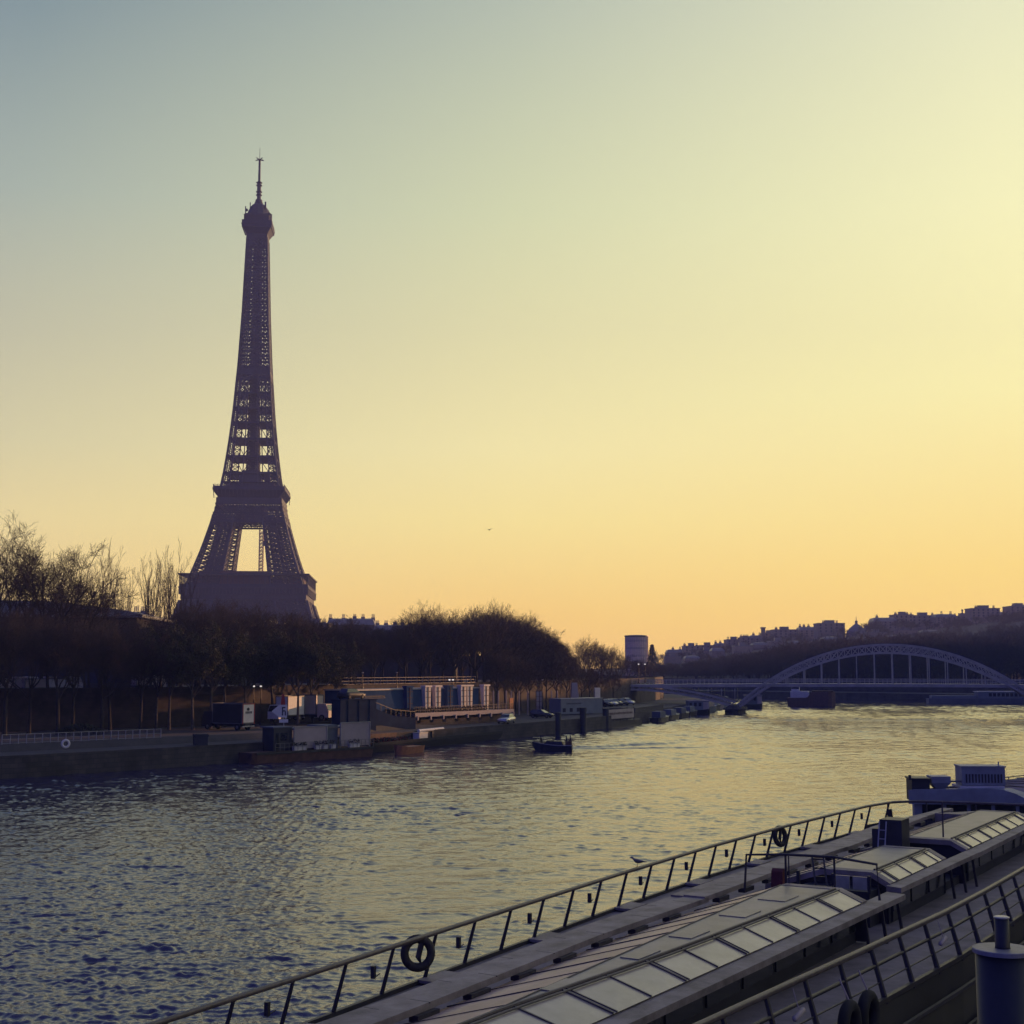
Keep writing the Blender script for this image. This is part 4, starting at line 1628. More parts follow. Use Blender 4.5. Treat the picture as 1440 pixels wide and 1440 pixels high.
def build_left_bank():
    rng = random.Random(77)
    # railing along the quay step
    o = thing('quay_railing', 'thin pale metal railing along the low quay at far left', 'railing')
    pts = []
    WAi, RAi = interp(W, 400), interp(RW, 400)
    for a, b in zip(WAi, RAi):
        q = a + (b - a) * 0.19
        px = px_of((q[0], q[1], 3))
        if -40 < px < 249 and q[1] < 200:
            pts.append((q[0], q[1]))
    P = interp(pts, 22)
    mb = MB()
    for z in (.08, .5, 1.0):
        mb.path([(p[0], p[1], QI + z) for p in P], .035 if z > .9 else .022, 4)
    mb.build('rail', M_PALEM, o)
    for p in P:
        MB().bar((p[0], p[1], QI), (p[0], p[1], QI + 1.02), .07).build('post', M_PALEM, o)
    mb = MB()
    PP = interp(pts, 190)
    for p in PP:
        mb.bar((p[0], p[1], QI + .08), (p[0], p[1], QI + 1.0), .02)
    mb.build('baluster_panel', M_GREYM, o)
    # lifebuoy stand at the edge
    p = at(92, 1056, QZ)
    o = thing('lifebuoy_ring', 'small white lifebuoy ring on the stone quay edge at far left', 'lifebuoy', (p.x, p.y, QZ), R(30))
    MB().torus((0, 0, .75), .36, .13, 'y', 20, 8).build('ring', M_WHITE, o)
    MB().bar((0, .1, 0), (0, .1, 1.2), .07).build('post', M_GREYM, o)
    # mooring piles by the left quay
    for px, y0, y1, wpx, lb in ((281, 1076, 1032, 18, 'square dark blue mooring post at the corner of the left quay'),
                                (785, 1036, 1002, 8, 'left dark mooring pile beside the stone quay'),
                                (820, 1029, 995, 9, 'middle dark mooring pile between the two dolphins'),
                                (852, 1024, 996, 9, 'right dark mooring pile at the edge of the cream banner')):
        p = at(px, y0, 0)
        D = p.y
        z = atD(px, y1, D).z
        rr = wpx / 2 * D / F
        o = thing('mooring_pile', lb, 'mooring pile', (p.x, p.y, 0), R(20))
        mb = MB()
        if wpx > 10:
            mb.box(-rr, rr, -rr, rr, -2, z)
            mb.box(-rr * 1.1, rr * 1.1, -rr * 1.1, rr * 1.1, z - .3, z - .05)
        else:
            mb.lathe([(rr, -2), (rr, z - .2), (rr * 1.1, z - .2), (rr * 1.1, z)], 14)
        mb.build('post', M_DKBLUE, o)
        MB().lathe([(rr * (1.3 if wpx > 10 else 1.15), 1.0), (rr * (1.3 if wpx > 10 else 1.15), 1.3)], 14).build('collar', M_DARK, o)
    # bush on the quay
    q = at(98, 1036, QI)
    o = thing('bush', 'rounded dark bush on the quay in front of the stone wall', 'bush', (q.x, q.y + 4, QI))
    mb = MB()
    for i in range(700):
        t, zz = rng.random() * 6.28, rng.random()
        rr = (1 - zz ** 2) ** .5 * (.8 + .35 * rng.random())
        c = Vector((math.cos(t) * rr * 2.4, math.sin(t) * rr * 1.5, zz * 1.2 + .1))
        a = Vector((rng.gauss(0, 1), rng.gauss(0, 1), rng.gauss(0, 1))).normalized() * .16
        b = Vector((rng.gauss(0, 1), rng.gauss(0, 1), rng.gauss(0, 1))).normalized() * .14
        mb.add([c - a, c + b, c + a, c - b], [(0, 1, 2, 3)])
    mb.build('foliage', mat('bush_leaf', (0.03, 0.035, 0.02), 0.8), o)
    mb = MB()
    for k in range(6):
        mb.path([(0, 0, 0), (math.cos(k) * .8, math.sin(k) * .6, .9)], [.05, .02], 4)
    mb.build('stem', M_BARK, o)

    # trucks
    def on(px, D, z):
        return Vector(((px - 720) / F * D * 1.0, D, z))

    p = on(345, 180, QI)
    tk = make_truck('dark box truck whose pale lettered back glows orange in the low sun', (p.x - 1.2, p.y, QI), R(150), 5.0, 2.5, 2.3, M_DARK, M_DARK, logo=True)
    MB().box(-2.56, -2.505, -1.02, 1.02, 1.0, 3.3).build('rear_door', M_TARP, tk)
    MB().box(-2.6, -2.505, 1.03, 1.16, .8, 3.42).box(-2.6, -2.505, -1.16, -1.03, .8, 3.42).box(-2.6, -2.505, -1.029, 1.029, 3.31, 3.42).build('rear_frame', M_RED, tk)
    p = on(411, 196, QI)
    make_truck('narrow white box truck left of the forked tree', (p.x, p.y, QI + .5), R(-118), 3.8, 2.6, 2.1, M_WHITE)
    p = on(434, 200, QI)
    make_truck('wide pale box truck standing right of the forked tree', (p.x, p.y, QI + .5), R(-20), 4.2, 2.7, 2.2, M_CREAM)
    o = make_truck('white flatbed tipper truck with a low cream body right of the box trucks', (on(462, 203, 0).x, 203, QI + .3), R(-22), 2.9, .9, 2.0, M_WHITE, M_WHITE, name='tipper_truck')
    # ramp wall block, blue grey
    a, b = on(481, 186, 0), on(531, 192, 0)
    o = thing('ramp_wall', 'blue grey wall block of the quay ramp carrying a small car', 'wall', (a.x, a.y, QI - .5), math.atan2(b.y - a.y, b.x - a.x))
    L = (b - a).length
    h = atD(500, 985, 188).z - QI + .5
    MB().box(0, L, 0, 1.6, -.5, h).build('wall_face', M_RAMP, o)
    MB().box(-.1, L + .1, -.12, 1.7, h, h + .15).build('coping', M_RAMP, o)
    for k in range(3):
        MB().box(L * (.2 + .3 * k), L * (.2 + .3 * k) + .25, -.1, 0.0, 0, h).build('pilaster', M_RAMP, o)
    c = on(496, 191, 0)
    make_car(M_DKBLUE, 'small dark car parked on top of the blue grey ramp wall', (a.x + math.cos(o.rotation_euler[2]) * L * .42 - math.sin(o.rotation_euler[2]) * .8, a.y + math.sin(o.rotation_euler[2]) * L * .42 + math.cos(o.rotation_euler[2]) * .8, QI - .5 + h + .15), o.rotation_euler[2])
    # second stepped block to the right
    a, b = on(531, 193, 0), on(586, 201, 0)
    o = thing('ramp_block', 'lower stepped blue grey ramp between the wall block and the terrace', 'ramp', (a.x, a.y, QI - .5), math.atan2(b.y - a.y, b.x - a.x))
    L = (b - a).length
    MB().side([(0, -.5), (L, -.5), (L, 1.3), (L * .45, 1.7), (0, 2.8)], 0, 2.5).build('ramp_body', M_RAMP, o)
    rl = MB()
    rl.path([(0, .1, 3.7), (L * .45, .1, 2.6), (L, .1, 2.2)], .05, 4)
    for k in range(9):
        t = k / 8
        z = np.interp(t, [0, .45, 1], [2.8, 1.7, 1.3])
        rl.bar((L * t, .1, z), (L * t, .1, z + .9), .06)
    rl.build('handrail', M_DARK, o)
    # terrace on the quay: deck, fascia, stone base
    zt = 4.15
    A, Bp = at(584, 1004, zt), at(722, 998, zt)
    ang = math.atan2(Bp.y - A.y, Bp.x - A.x)
    L = (Bp - A).length
    T = thing('terrace', 'raised riverside terrace with pale fascia on a stone base', 'terrace', (A.x, A.y, 0), ang)
    MB().box(0, L, 0, 9, zt - .45, zt).build('deck', M_GREYM, T)
    MB().box(-.1, L, -.12, -.003, zt - .5, zt + .12).build('fascia', M_PALE, T)
    for k in range(9):
        x = .2 + L * k / 8.2
        MB().box(x, x + .3, -.3, -.125, zt - .95, zt - .35).build('bracket', M_PALE, T)
    MB().box(-7, L + 1, 1.0, 9, -1, zt - .46).build('stone_base', M_STONE2, T)
    r = MB()
    for z in (.5, 1.0):
        r.path([(-.0, .1, zt + z), (L, .1, zt + z)], .035, 4)
    for k in range(61):
        r.bar((L * k / 60, .1, zt), (L * k / 60, .1, zt + 1.0), .05)
    r.build('railing', M_DARK, T)
    # hedge on terrace
    mb = MB()
    for i in range(1200):
        c = Vector((rng.uniform(-6, L * .75), rng.uniform(.5, 1.3), zt + rng.uniform(0, .75)))
        a = Vector((rng.gauss(0, 1), rng.gauss(0, 1), rng.gauss(0, 1))).normalized() * .2
        b = Vector((rng.gauss(0, 1), rng.gauss(0, 1), rng.gauss(0, 1))).normalized() * .17
        mb.add([c - a, c + b, c + a, c - b], [(0, 1, 2, 3)])
    o = mb.build('hedge', mat('bush_leaf', (0.03, 0.035, 0.02), 0.8))
    o.location = (A.x, A.y, 0)
    o.rotation_euler = (0, 0, ang)
    tag(o, 'low dark hedge planted along the terrace front', 'hedge')
    # white pavilion: long hall with tall slanted entrances
    D0 = 222
    A2, B2 = at(505, 998, 4.2), at(690, 993, 4.2)
    n = Vector((-math.sin(ang), math.cos(ang), 0))
    A2 = A + Vector((math.cos(ang), math.sin(ang), 0)) * (-9.5) + n * 4.5
    Lh = L * 0.86 + 9.5
    Pv = thing('quay_pavilion', 'long pale blue grey quay pavilion with tall slanted entrance frames and dark lettering', 'building', (A2.x, A2.y, zt), ang)
    hp = 3.5
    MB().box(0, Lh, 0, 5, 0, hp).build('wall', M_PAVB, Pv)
    MB().box(-.15, Lh + .15, -.15, 5.15, hp, hp + .18).build('roof', M_PALEM, Pv)
    # entrances: tilted portals, cream where sunlit, darkened blue where unlit
    for px, m_, wd in ((572, M_PAVB, 1.2), (598, M_TARP, 1.5), (612, M_TARP, 1.5), (629, M_PAVB, 1.1), (648, M_TARP, 1.5), (657, M_TARP, 1.1), (680, M_TARP, 1.5)):
        # position along the wall
        best = min(((abs(px_of((A2.x + math.cos(ang) * s, A2.y + math.sin(ang) * s, zt + 2)) - px), s) for s in np.linspace(0, Lh + 6, 400)))
        s = best[1]
        f = MB()
        f.loft([[(s - .5, -.5, 0), (s + .75, -.5, 0), (s + .75, 0, 0), (s - .5, 0, 0)], [(s - 1.0, -.8, hp + .35), (s + .45, -.8, hp + .35), (s + .45, 0, hp + .35), (s - 1.0, 0, hp + .35)]])
        e = f.build('entrance', m_, Pv)
        MB().box(s - 1.15, s + .6, -.95, 0, hp + .352, hp + .6).build('canopy', m_, e)
        g = MB()
        for k in range(4):
            g.bar((s - .45 - .12 * k, -.56 - .075 * k, .5 + k * .9), (s + .7 - .07 * k, -.56 - .075 * k, .5 + k * .9), .07)
        g.bar((s + .12, -.53, .1), (s - .3, -.84, hp + .3), .1)
        g.build('mullion', M_RUST, e)
    # lettering on the pavilion, too small to read in the photograph
    g = MB()
    x = 3.2
    for i in range(13):
        hh = .42 if i in (0, 7) else .3
        w_ = rng.uniform(.2, .34)
        if i % 3 == 1:
            g.box(x, x + .09, -.03, -.003, 2.45, 2.45 + hh)
            g.box(x + .09, x + w_, -.03, -.003, 2.45, 2.53)
            g.box(x + .09, x + w_, -.03, -.003, 2.45 + hh - .09, 2.45 + hh)
        else:
            g.box(x, x + .08, -.03, -.003, 2.45, 2.45 + hh)
            g.box(x + w_ - .08, x + w_, -.03, -.003, 2.45, 2.45 + .3)
            g.box(x + .08, x + w_ - .08, -.03, -.003, 2.56, 2.65)
        x += w_ + .1
    g.box(3.0, x + .1, -.03, -.003, 2.3, 2.36)
    g.build('lettering', M_DKBLUE, Pv)
    # orange kiosk panel at the terrace end
    p = at(719, 993, zt)
    o = thing('sign_panel', 'small upright orange panel at the right end of the terrace', 'sign', (p.x, p.y, 2.3), R(50))
    MB().box(-.5, .5, -.08, .08, 1.3, 3.3).build('panel', M_ORANGE, o)
    for x in (-.4, .4):
        MB().bar((x, 0, 0), (x, 0, 1.3), .08).build('post', M_GREYM, o)
    # cars on the low quay
    p = at(721, 1018, QZ)
    make_car(M_SILVER, 'silver car with its rear shining in the sun at the quay edge', (p.x - 1, p.y + 1.6, QZ + .02), R(-110))
    p = at(762, 1010, QZ)
    make_car(M_BLACKP, 'black estate car parked behind the silver car on the quay', (p.x, p.y + 1, QZ + .02), R(-25), None, True)
    # parked row
    lbs = ['first parked car from the left in the row on the far quay', 'second parked car from the left in the row on the far quay', 'third parked car from the left, middle of the far quay row', 'fourth parked car from the left in the far quay row', 'rightmost parked car of the far quay row, glinting']
    for i, px in enumerate((850, 858, 866, 876, 887)):
        p = at(px, 999, 2.3)
        p = Vector(((px - 720) / F * 285, 285 + i * 3, 0))
        make_car((M_BLACKP, M_SILVER, M_BLACKP, M_DKBLUE, M_SILVER)[i], lbs[i], (p.x, p.y, 3.1), R(-60), 'cars parked in a row on the far quay')
    mb = MB().prism([(12, 274), (24.3, 274), (33.2, 304), (19, 304)], QZ - 1, 3.08)
    o = mb.build('parking_platform', M_PAVE)
    o['kind'] = 'structure'
    # white container office with lettering
    A, Bp = Vector(((788 - 720) / F * 258, 258, 0)), Vector(((846 - 720) / F * 266, 266, 0))
    ang2 = math.atan2(Bp.y - A.y, Bp.x - A.x)
    L2 = (Bp - A).length
    o = thing('site_cabin', 'pale grey long cabin with a dark line of lettering on the far quay', 'cabin', (A.x, A.y, 2.3), ang2)
    z1 = atD(815, 983, 260).z - 2.3
    MB().box(0, L2, 0, 3, .1, z1).build('cabin_body', M_HOARD, o)
    MB().box(-.08, L2 + .08, -.08, 3.08, z1, z1 + .12).build('roof', M_PALEM, o)
    g = MB()
    x = 1.6
    for i in range(12):
        g.box(x, x + .12, -.03, -.003, z1 * .66, z1 * .66 + .28)
        g.box(x + .12, x + .22, -.03, -.003, z1 * .66 + (.1 if i % 2 else 0), z1 * .66 + .1 + (.1 if i % 2 else 0))
        x += .34
    g.build('lettering', M_DKBLUE, o)
    for k in range(4):
        MB().box(.5 + k * 1.9, 1.3 + k * 1.9, -.02, -.004, .5, 1.2).build('window', M_PANE, o)
    # tapered tall panel and pink lit panel
    D = 270
    a, b = atD(803, 983, D), atD(816, 960, D)
    o = thing('tapered_pylon', 'tall pale tapered pylon rising behind the long cabin', 'pylon', ((808 - 720) / F * D, D, 2.3), R(18))
    h = b.z - 2.3
    MB().frustum(-1.0, 1.0, -.3, .3, 0, -.75, .35, -.3, .3, h).build('panel', M_PALE, o)
    MB().frustum(-1.05, 1.6, -.5, .5, 0, -1.0, 1.2, -.4, .4, h * .35).build('base', M_CREAM, o)
    D = 282
    o = thing('lit_panel', 'upright panel glowing orange in the sun under the stone quay', 'panel', ((839 - 720) / F * D, D, 2.3), R(42))
    h = atD(839, 967, D).z - 2.3
    MB().box(-.75, .75, -.1, .1, .3, h).build('panel', M_TARP, o)
    for x in (-.6, .6):
        MB().bar((x, 0.2, 0), (x, .2, h), .1).build('post', M_GREYM, o)
    # cream banner barge
    A, Bp = at(852, 1024, 0), at(898, 1020, 0)
    ang3 = math.atan2(Bp.y - A.y, Bp.x - A.x)
    L3 = (Bp - A).length
    o = thing('banner_barge', 'dark moored pontoon carrying a long cream banner of lettering', 'barge', (A.x, A.y, 0), ang3)
    MB().box(-1, L3 + 1.5, 0, 4, -.5, 1.2).build('hull', M_HULL, o)
    z0, z1 = 1.6, 3.3
    MB().box(.4, L3 * .85, -.02, .06, z0, z1).build('banner', M_CREAM, o)
    g = MB()
    x = .8
    while x < L3 * .8:
        g.box(x, x + .12, -.05, -.024, z0 + .75, z0 + 1.15)
        g.box(x + .12, x + .26, -.05, -.024, z0 + (.75 if rng.random() > .5 else 1.05), z0 + (.85 if rng.random() > .5 else 1.15))
        x += .42
    g.build('lettering', M_RUST, o)
    for k in range(5):
        MB().bar((.4 + L3 * .84 * k / 4, .1, 1.2), (.4 + L3 * .84 * k / 4, .1, 3.6), .12).build('post', M_DARK, o)
    # tall banner stand near the trees
    D = 262
    o = thing('banner_stand', 'tall pale lattice banner stand among the trunks right of the terrace', 'sign', ((758 - 720) / F * D, D, 2.3), R(30))
    h = atD(758, 972, D).z - 2.3
    MB().box(-.75, .75, -.05, .05, .4, h).build('panel', M_PALE, o)
    g = MB()
    for x in (-.75, 0, .75):
        g.bar((x, -.08, 0), (x, -.08, h), .1)
    for k in range(5):
        g.bar((-.75, -.08, .4 + (h - .4) * k / 4), (.75, -.08, .4 + (h - .4) * k / 4), .07)
    g.build('frame', M_RUST, o)
    # white bollard posts under the trees
    for i, px in enumerate((694, 701, 712, 719, 730, 742, 775, 783)):
        D = 245 + i * 3
        o = thing('bollard_post', 'slim pale post under the trees right of the pavilion', 'post', ((px - 720) / F * D, D, 2.3), 0, 'pale posts under the trees')
        h = atD(px, 972, D).z - 2.3
        MB().lathe([(.13, 0), (.11, h), (.02, h + .1)], 8).build('post', M_PALE, o)
    # street lamps of the upper quay (lit heads)
    for px, y, D, lb in ((357, 965, 196, 'lit lamp on the left among the budding trees'), (367, 965, 197, 'lit lamp just right of another among the budding trees'),
                         (510, 946, 215, 'small globe lamp above the pavilion roof at left'), (558, 946, 222, 'small globe lamp above the pavilion lettering'),
                         (632, 956, 236, 'twin lit lamp above the pavilion entrances, left head'), (637, 956, 237, 'twin lit lamp above the pavilion entrances, right head'),
                         (763, 956, 262, 'small lamp in front of the bushy trees'),
                         (898, 934, 330, 'tall street lamp at the bridge end, left of the two'), (907, 934, 334, 'tall street lamp at the bridge end, right of the two')):
        p = atD(px, y, D)
        zb = UZ
        o = thing('street_lamp', lb, 'street lamp', (p.x, D, zb))
        h = p.z - zb
        if h < 1.5:
            o.location.z = 3.0
            h = p.z - 3.0
        mb = MB().path([(0, 0, 0), (0, 0, h - .25)], [.09, .05], 6)
        mb.lathe([(.18, 0), (.14, .6)], 8)
        mb.build('post', M_DARK, o)
        lit = 'lit' in lb or 'bridge' in lb
        MB().sphere((0, 0, h), .15, 10, (1.2, 1.2, .8)).build('lamp_head', M_LAMP if lit else M_PALE, o)
    # railing along the upper quay edge
    o = thing('upper_railing', 'thin railing on the upper quay above the pavilion', 'railing')
    RWi = interp(RW, 500)
    pts = [q for q in RWi if 440 < px_of((q[0], q[1], 8)) < 680 and q[1] < 330]
    PP = interp(pts, 26)
    mb = MB()
    for z in (1.0, 1.5, 2.0):
        mb.path([(p[0], p[1], UZ + z) for p in PP], .04, 4)
    for p in PP:
        mb.bar((p[0], p[1], UZ + .9), (p[0], p[1], UZ + 2.0), .1)
    mb.build('rail', M_GREYM, o)
    # pale vans parked on the upper quay seen between the trunks
    for i, (px, D, m_) in enumerate(((8, 186, M_CREAM), (24, 188, M_WHITE), (52, 188, M_CREAM), (84, 190, M_WHITE), (205, 214, M_CREAM))):
        q = Vector(((px - 720) / F * D, D, UZ))
        make_truck('pale parked van half hidden by trunks on the upper quay at left', (q.x, q.y, UZ + .02), R(40), 3.0, 1.2, 1.9, m_, m_, 'parked_van')['group'] = 'vans on the upper quay'


build_left_bank()


# ------------------------------------------------------------------ moored and moving boats
def hull_mesh(L, Wd, z0, z1, bow=0.25, stern=0.1, sheer=0.3, flare=0.25, n=18):
    rings = []
    for i in range(n + 1):
        t = i / n
        w = 1.0
        if t > 1 - bow:
            w = max(0.02, math.sqrt(max(0, 1 - ((t - (1 - bow)) / bow) ** 2)))
        if t < stern:
            w = min(w, .75 + .25 * t / stern)
        x = -L / 2 + L * t
        zz = z1 + sheer * max(0, (t - .55) / .45) ** 2
        wb = Wd / 2 * w * (1 - flare)
        wt = Wd / 2 * (w ** .8)
        rings.append([(x, -wb, z0), (x, -wt, zz), (x, -wt * .93, zz), (x, -wt * .93, zz - .05), (x, wt * .93, zz - .05), (x, wt * .93, zz), (x, wt, zz), (x, wb, z0)])
    return MB().loft(rings)


def person_mesh(name, pose, parent=None, m=None, loc=(0, 0, 0), rz=0, label=None):
    """one skinned figure; pose = 'stand' or 'sit'"""
    hip = .92 if pose == 'stand' else .5
    J = {'pel': (0, 0, hip), 'chest': (.02, 0, hip + .38), 'neck': (.03, 0, hip + .56), 'head': (.06, 0, hip + .72), 'top': (.05, 0, hip + .82)}
    E = [('pel', 'chest'), ('chest', 'neck'), ('neck', 'head'), ('head', 'top')]
    rad = {'pel': .15, 'chest': .17, 'neck': .06, 'head': .105, 'top': .07}
    for s, t in ((-1, 'r'), (1, 'l')):
        J['sh' + t] = (.02, s * .19, hip + .48)
        J['el' + t] = (.06, s * .25, hip + .2)
        J['wr' + t] = (.25, s * .2, hip + .08)
        J['ha' + t] = (.33, s * .18, hip + .08)
        if pose == 'stand':
            J['kn' + t] = (.03, s * .11, .48)
            J['an' + t] = (0, s * .11, .08)
        else:
            J['kn' + t] = (.42, s * .12, .5)
            J['an' + t] = (.45, s * .12, .08)
        J['to' + t] = (J['an' + t][0] + .18, s * .12, .04)
        J['hp' + t] = (0, s * .10, hip - .05)
        E += [('chest', 'sh' + t), ('sh' + t, 'el' + t), ('el' + t, 'wr' + t), ('wr' + t, 'ha' + t), ('pel', 'hp' + t), ('hp' + t, 'kn' + t), ('kn' + t, 'an' + t), ('an' + t, 'to' + t)]
        rad.update({'sh' + t: .075, 'el' + t: .055, 'wr' + t: .04, 'ha' + t: .045, 'hp' + t: .1, 'kn' + t: .075, 'an' + t: .05, 'to' + t: .045})
    names = list(J)
    me = bpy.data.meshes.new(name)
    me.from_pydata([J[k] for k in names], [(names.index(a), names.index(b)) for a, b in E], [])
    me.materials.append(m or M_DARK)
    o = bpy.data.objects.new(name, me)
    COL.objects.link(o)
    o.modifiers.new('skin', 'SKIN')
    for i, k in enumerate(names):
        sv = me.skin_vertices[0].data[i]
        sv.radius = (rad[k],) * 2
        sv.use_root = (k == 'pel')
    o.location = loc
    o.rotation_euler = (0, 0, rz)
    sb = o.modifiers.new('sub', 'SUBSURF')
    sb.levels = sb.render_levels = 2
    if label:
        tag(o, label, 'person')
    return o


def build_boats():
    rng = random.Random(5)
    # houseboat / pontoon office at the left
    A, Bp = at(365, 1072, 0), at(527, 1059, 0)
    A = Vector((-29.4, 160.5, 0))
    Bp = Vector((-17.3, 173.5, 0))
    ang = math.atan2(Bp.y - A.y, Bp.x - A.x)
    L = (Bp - A).length
    H = thing('houseboat', 'moored houseboat with pale screens, blue cabin and brown hull', 'boat', (A.x, A.y, 0), ang)
    D = 167
    zt = 1.25
    MB().loft([[(-.6, .5, -.8), (-.6, 0, zt), (-.6, 5.2, zt), (-.6, 4.8, -.8)][::-1], [(.2, .1, -.8), (0, -.15, zt), (0, 5.4, zt), (.2, 5, -.8)][::-1], [(L - .3, .1, -.8), (L, -.15, zt), (L, 5.4, zt), (L - .3, 5, -.8)][::-1]]).build('hull', M_RUST, H)
    MB().box(-.1, L + .1, -.22, -.16, zt - .25, zt + .05).build('rubbing_strake', M_DARK, H)

    def sx(px):        # distance along the boat for a pixel column
        return min((abs(px_of((A.x + math.cos(ang) * s, A.y + math.sin(ang) * s, 2)) - px), s) for s in np.linspace(-2, L + 2, 500))[1]
    s0, s1, s2, s3, s4 = sx(392), sx(418), sx(464), sx(483), sx(524)
    c = MB().box(s0, s1 - .03, 1.0, 3.2, zt, zt + 2.7)
    cb = c.build('cabin', M_DKBLUE, H)
    MB().box(s0 - .2, s1 - .02, .85, 3.4, zt + 2.7, zt + 2.85).build('cabin_roof', M_BLUEG, H)
    MB().box(s0 + .3, s1 - 2.0, .97, 1.0, zt + .3, zt + 2.1).build('dark_opening', M_GLASS, cb)
    for q in (0, .55):
        MB().box(s1 - 1.7 + q, s1 - 1.25 + q, .96, 1.0, zt + 1.2, zt + 2.1).build('window', M_GLASS, cb)
    MB().box(s1, s2, .6, .75, zt + .2, zt + 2.7).build('screen', M_PALE, H)
    MB().box(s2 + .02, s3 - .02, 1.1, 4.5, zt, zt + 2.8).build('middle_cabin', M_BLUEG, H)
    MB().box(s3, s4, .6, .75, zt + .2, zt + 3.0).build('screen', M_PALE, H)
    MB().box(s1, s4, .9, 4.6, zt + 2.4, zt + 2.6).build('roof_deck', M_GREYM, H)
    for a, b in ((s1, s2), (s3, s4)):
        f = MB()
        zt2 = zt + (2.7 if a == s1 else 3.0)
        for x in (a, b):
            f.bar((x, .55, zt), (x, .55, zt2 + .06), .08)
        f.bar((a, .55, zt2 + .04), (b, .55, zt2 + .04), .08)
        f.build('screen_frame', M_PALEM, H)
    r = MB()
    for z in (.5, .95):
        r.path([(s0 - .5, -.05, zt + z), (L, -.05, zt + z)], .03, 4)
    for k in range(24):
        r.bar((s0 - .5 + (L - s0 + .5) * k / 23, -.05, zt), (s0 - .5 + (L - s0 + .5) * k / 23, -.05, zt + .97), .04)
    r.build('railing', M_GREYM, H)
    # planter boxes standing on the houseboat deck
    lb = ['white planter box at the left end of the houseboat deck', 'second white planter box from the left on the houseboat deck', 'third white planter box from the left on the houseboat deck',
          'fourth white planter box from the left on the houseboat deck', 'fifth white planter box from the left, before the blue cabin', 'large white planter box at the right end of the houseboat deck']
    for i, (px, w_) in enumerate(((421, 1.3), (430, .6), (449, .8), (459, .8), (470, .75), (500, 1.6))):
        s = sx(px)
        o = thing('planter_box', lb[i], 'planter', (A.x + math.cos(ang) * s - math.sin(ang) * .3, A.y + math.sin(ang) * s + math.cos(ang) * .3, zt), ang, 'planters on the houseboat')
        MB().frustum(-w_ / 2 + .04, w_ / 2 - .04, -.2, .2, 0, -w_ / 2, w_ / 2, -.24, .24, .55).build('box', M_WHITE, o)
        mb = MB()
        for k in range(60):
            cc = Vector((rng.uniform(-w_ / 2, w_ / 2), rng.uniform(-.2, .2), .55 + rng.random() * .45))
            a_ = Vector((rng.gauss(0, 1), rng.gauss(0, 1), rng.gauss(0, 1))).normalized() * .1
            b_ = Vector((rng.gauss(0, 1), rng.gauss(0, 1), rng.gauss(0, 1))).normalized() * .09
            mb.add([cc - a_, cc + b_, cc + a_, cc - b_], [(0, 1, 2, 3)])
        mb.build('plant', M_BARK if i % 2 else mat('bush_leaf', (0.03, 0.035, 0.02)), o)
    # navigation sign on its mast at the houseboat
    p = atD(397, 1000, 165)
    o = thing('navigation_sign', 'white arrow shaped navigation sign with red and dark marks on a pole', 'sign', (p.x, 165, 1.2), R(12))
    h = p.z - 1.2
    MB().bar((.2, 0, 0), (.2, 0, h - 1.0), .1).build('pole', M_PALEM, o)
    MB().side([(-1.25, h), (-.35, h + .75), (.55, h + .75), (.55, h - .75), (-.35, h - .75)][::-1], -.06, 0).build('panel', M_WHITE, o)
    MB().side([(-.2, h + .75), (.35, h + .75), (.2, h + 2.0), (-.1, h + 2.0)][::-1], -.08, -.02).build('red_mark', M_RED, o)
    g = MB()
    g.box(-.05, .1, -.09, -.063, h - .5, h + .5)
    g.box(.1, .35, -.09, -.063, h + .35, h + .5)
    g.box(.1, .35, -.09, -.063, h - .05, h + .1)
    g.box(.3, .42, -.09, -.063, h - .5, h)
    g.build('emblem', M_DARK, o)
    MB().box(-.35, .7, -.1, .02, h - 1.35, h - .95).build('plate', M_WHITE, o)

    # low dark barge with red flowers
    A, Bp = at(527, 1060, 0), at(703, 1037, 0)
    A = at(528, 1059, 0)
    Bp = at(705, 1040, 0)
    ang = math.atan2(Bp.y - A.y, Bp.x - A.x)
    L = min((Bp - A).length, 38)
    Bg = thing('flat_barge', 'long low dark barge with reddish deck plants below the terrace', 'barge', (A.x, A.y, 0), ang)
    MB().loft([[(0, .8, -.6), (-.5, .2, .9), (-.5, 4.6, .9), (0, 4, -.6)][::-1], [(L, .6, -.6), (L + .8, .2, .9), (L + .8, 4.6, .9), (L, 4, -.6)][::-1]]).build('hull', M_RUBBER, Bg)
    MB().box(-.5, L + .8, .16, .3, .9, 1.3).build('bulwark', M_RUBBER, Bg)
    MB().box(.5, 8, 1.5, 4.2, .9, 2.3).build('cabin', M_RUST, Bg)
    mb = MB()
    for i in range(500):
        cc = Vector((rng.uniform(.3, 10), rng.uniform(.4, 1.2), 1.2 + rng.random() * .6))
        a_ = Vector((rng.gauss(0, 1), rng.gauss(0, 1), rng.gauss(0, 1))).normalized() * .14
        b_ = Vector((rng.gauss(0, 1), rng.gauss(0, 1), rng.gauss(0, 1))).normalized() * .12
        mb.add([cc - a_, cc + b_, cc + a_, cc - b_], [(0, 1, 2, 3)], 0 if rng.random() < .7 else 1)
    mb.build('deck_plants', [mat('bush_leaf', (0.03, 0.035, 0.02)), mat('red_flower', (0.25, 0.03, 0.02))], Bg)

    def along(px):
        return min((abs(px_of((A.x + math.cos(ang) * s, A.y + math.sin(ang) * s, 1.5)) - px), s) for s in np.linspace(0, L, 400))[1]
    wp = lambda s, t, z: (A.x + math.cos(ang) * s - math.sin(ang) * t, A.y + math.sin(ang) * s + math.cos(ang) * t, z)
    o = thing('deck_box', 'white square box on the low dark barge', 'box', wp(along(599), .9, .9), ang)
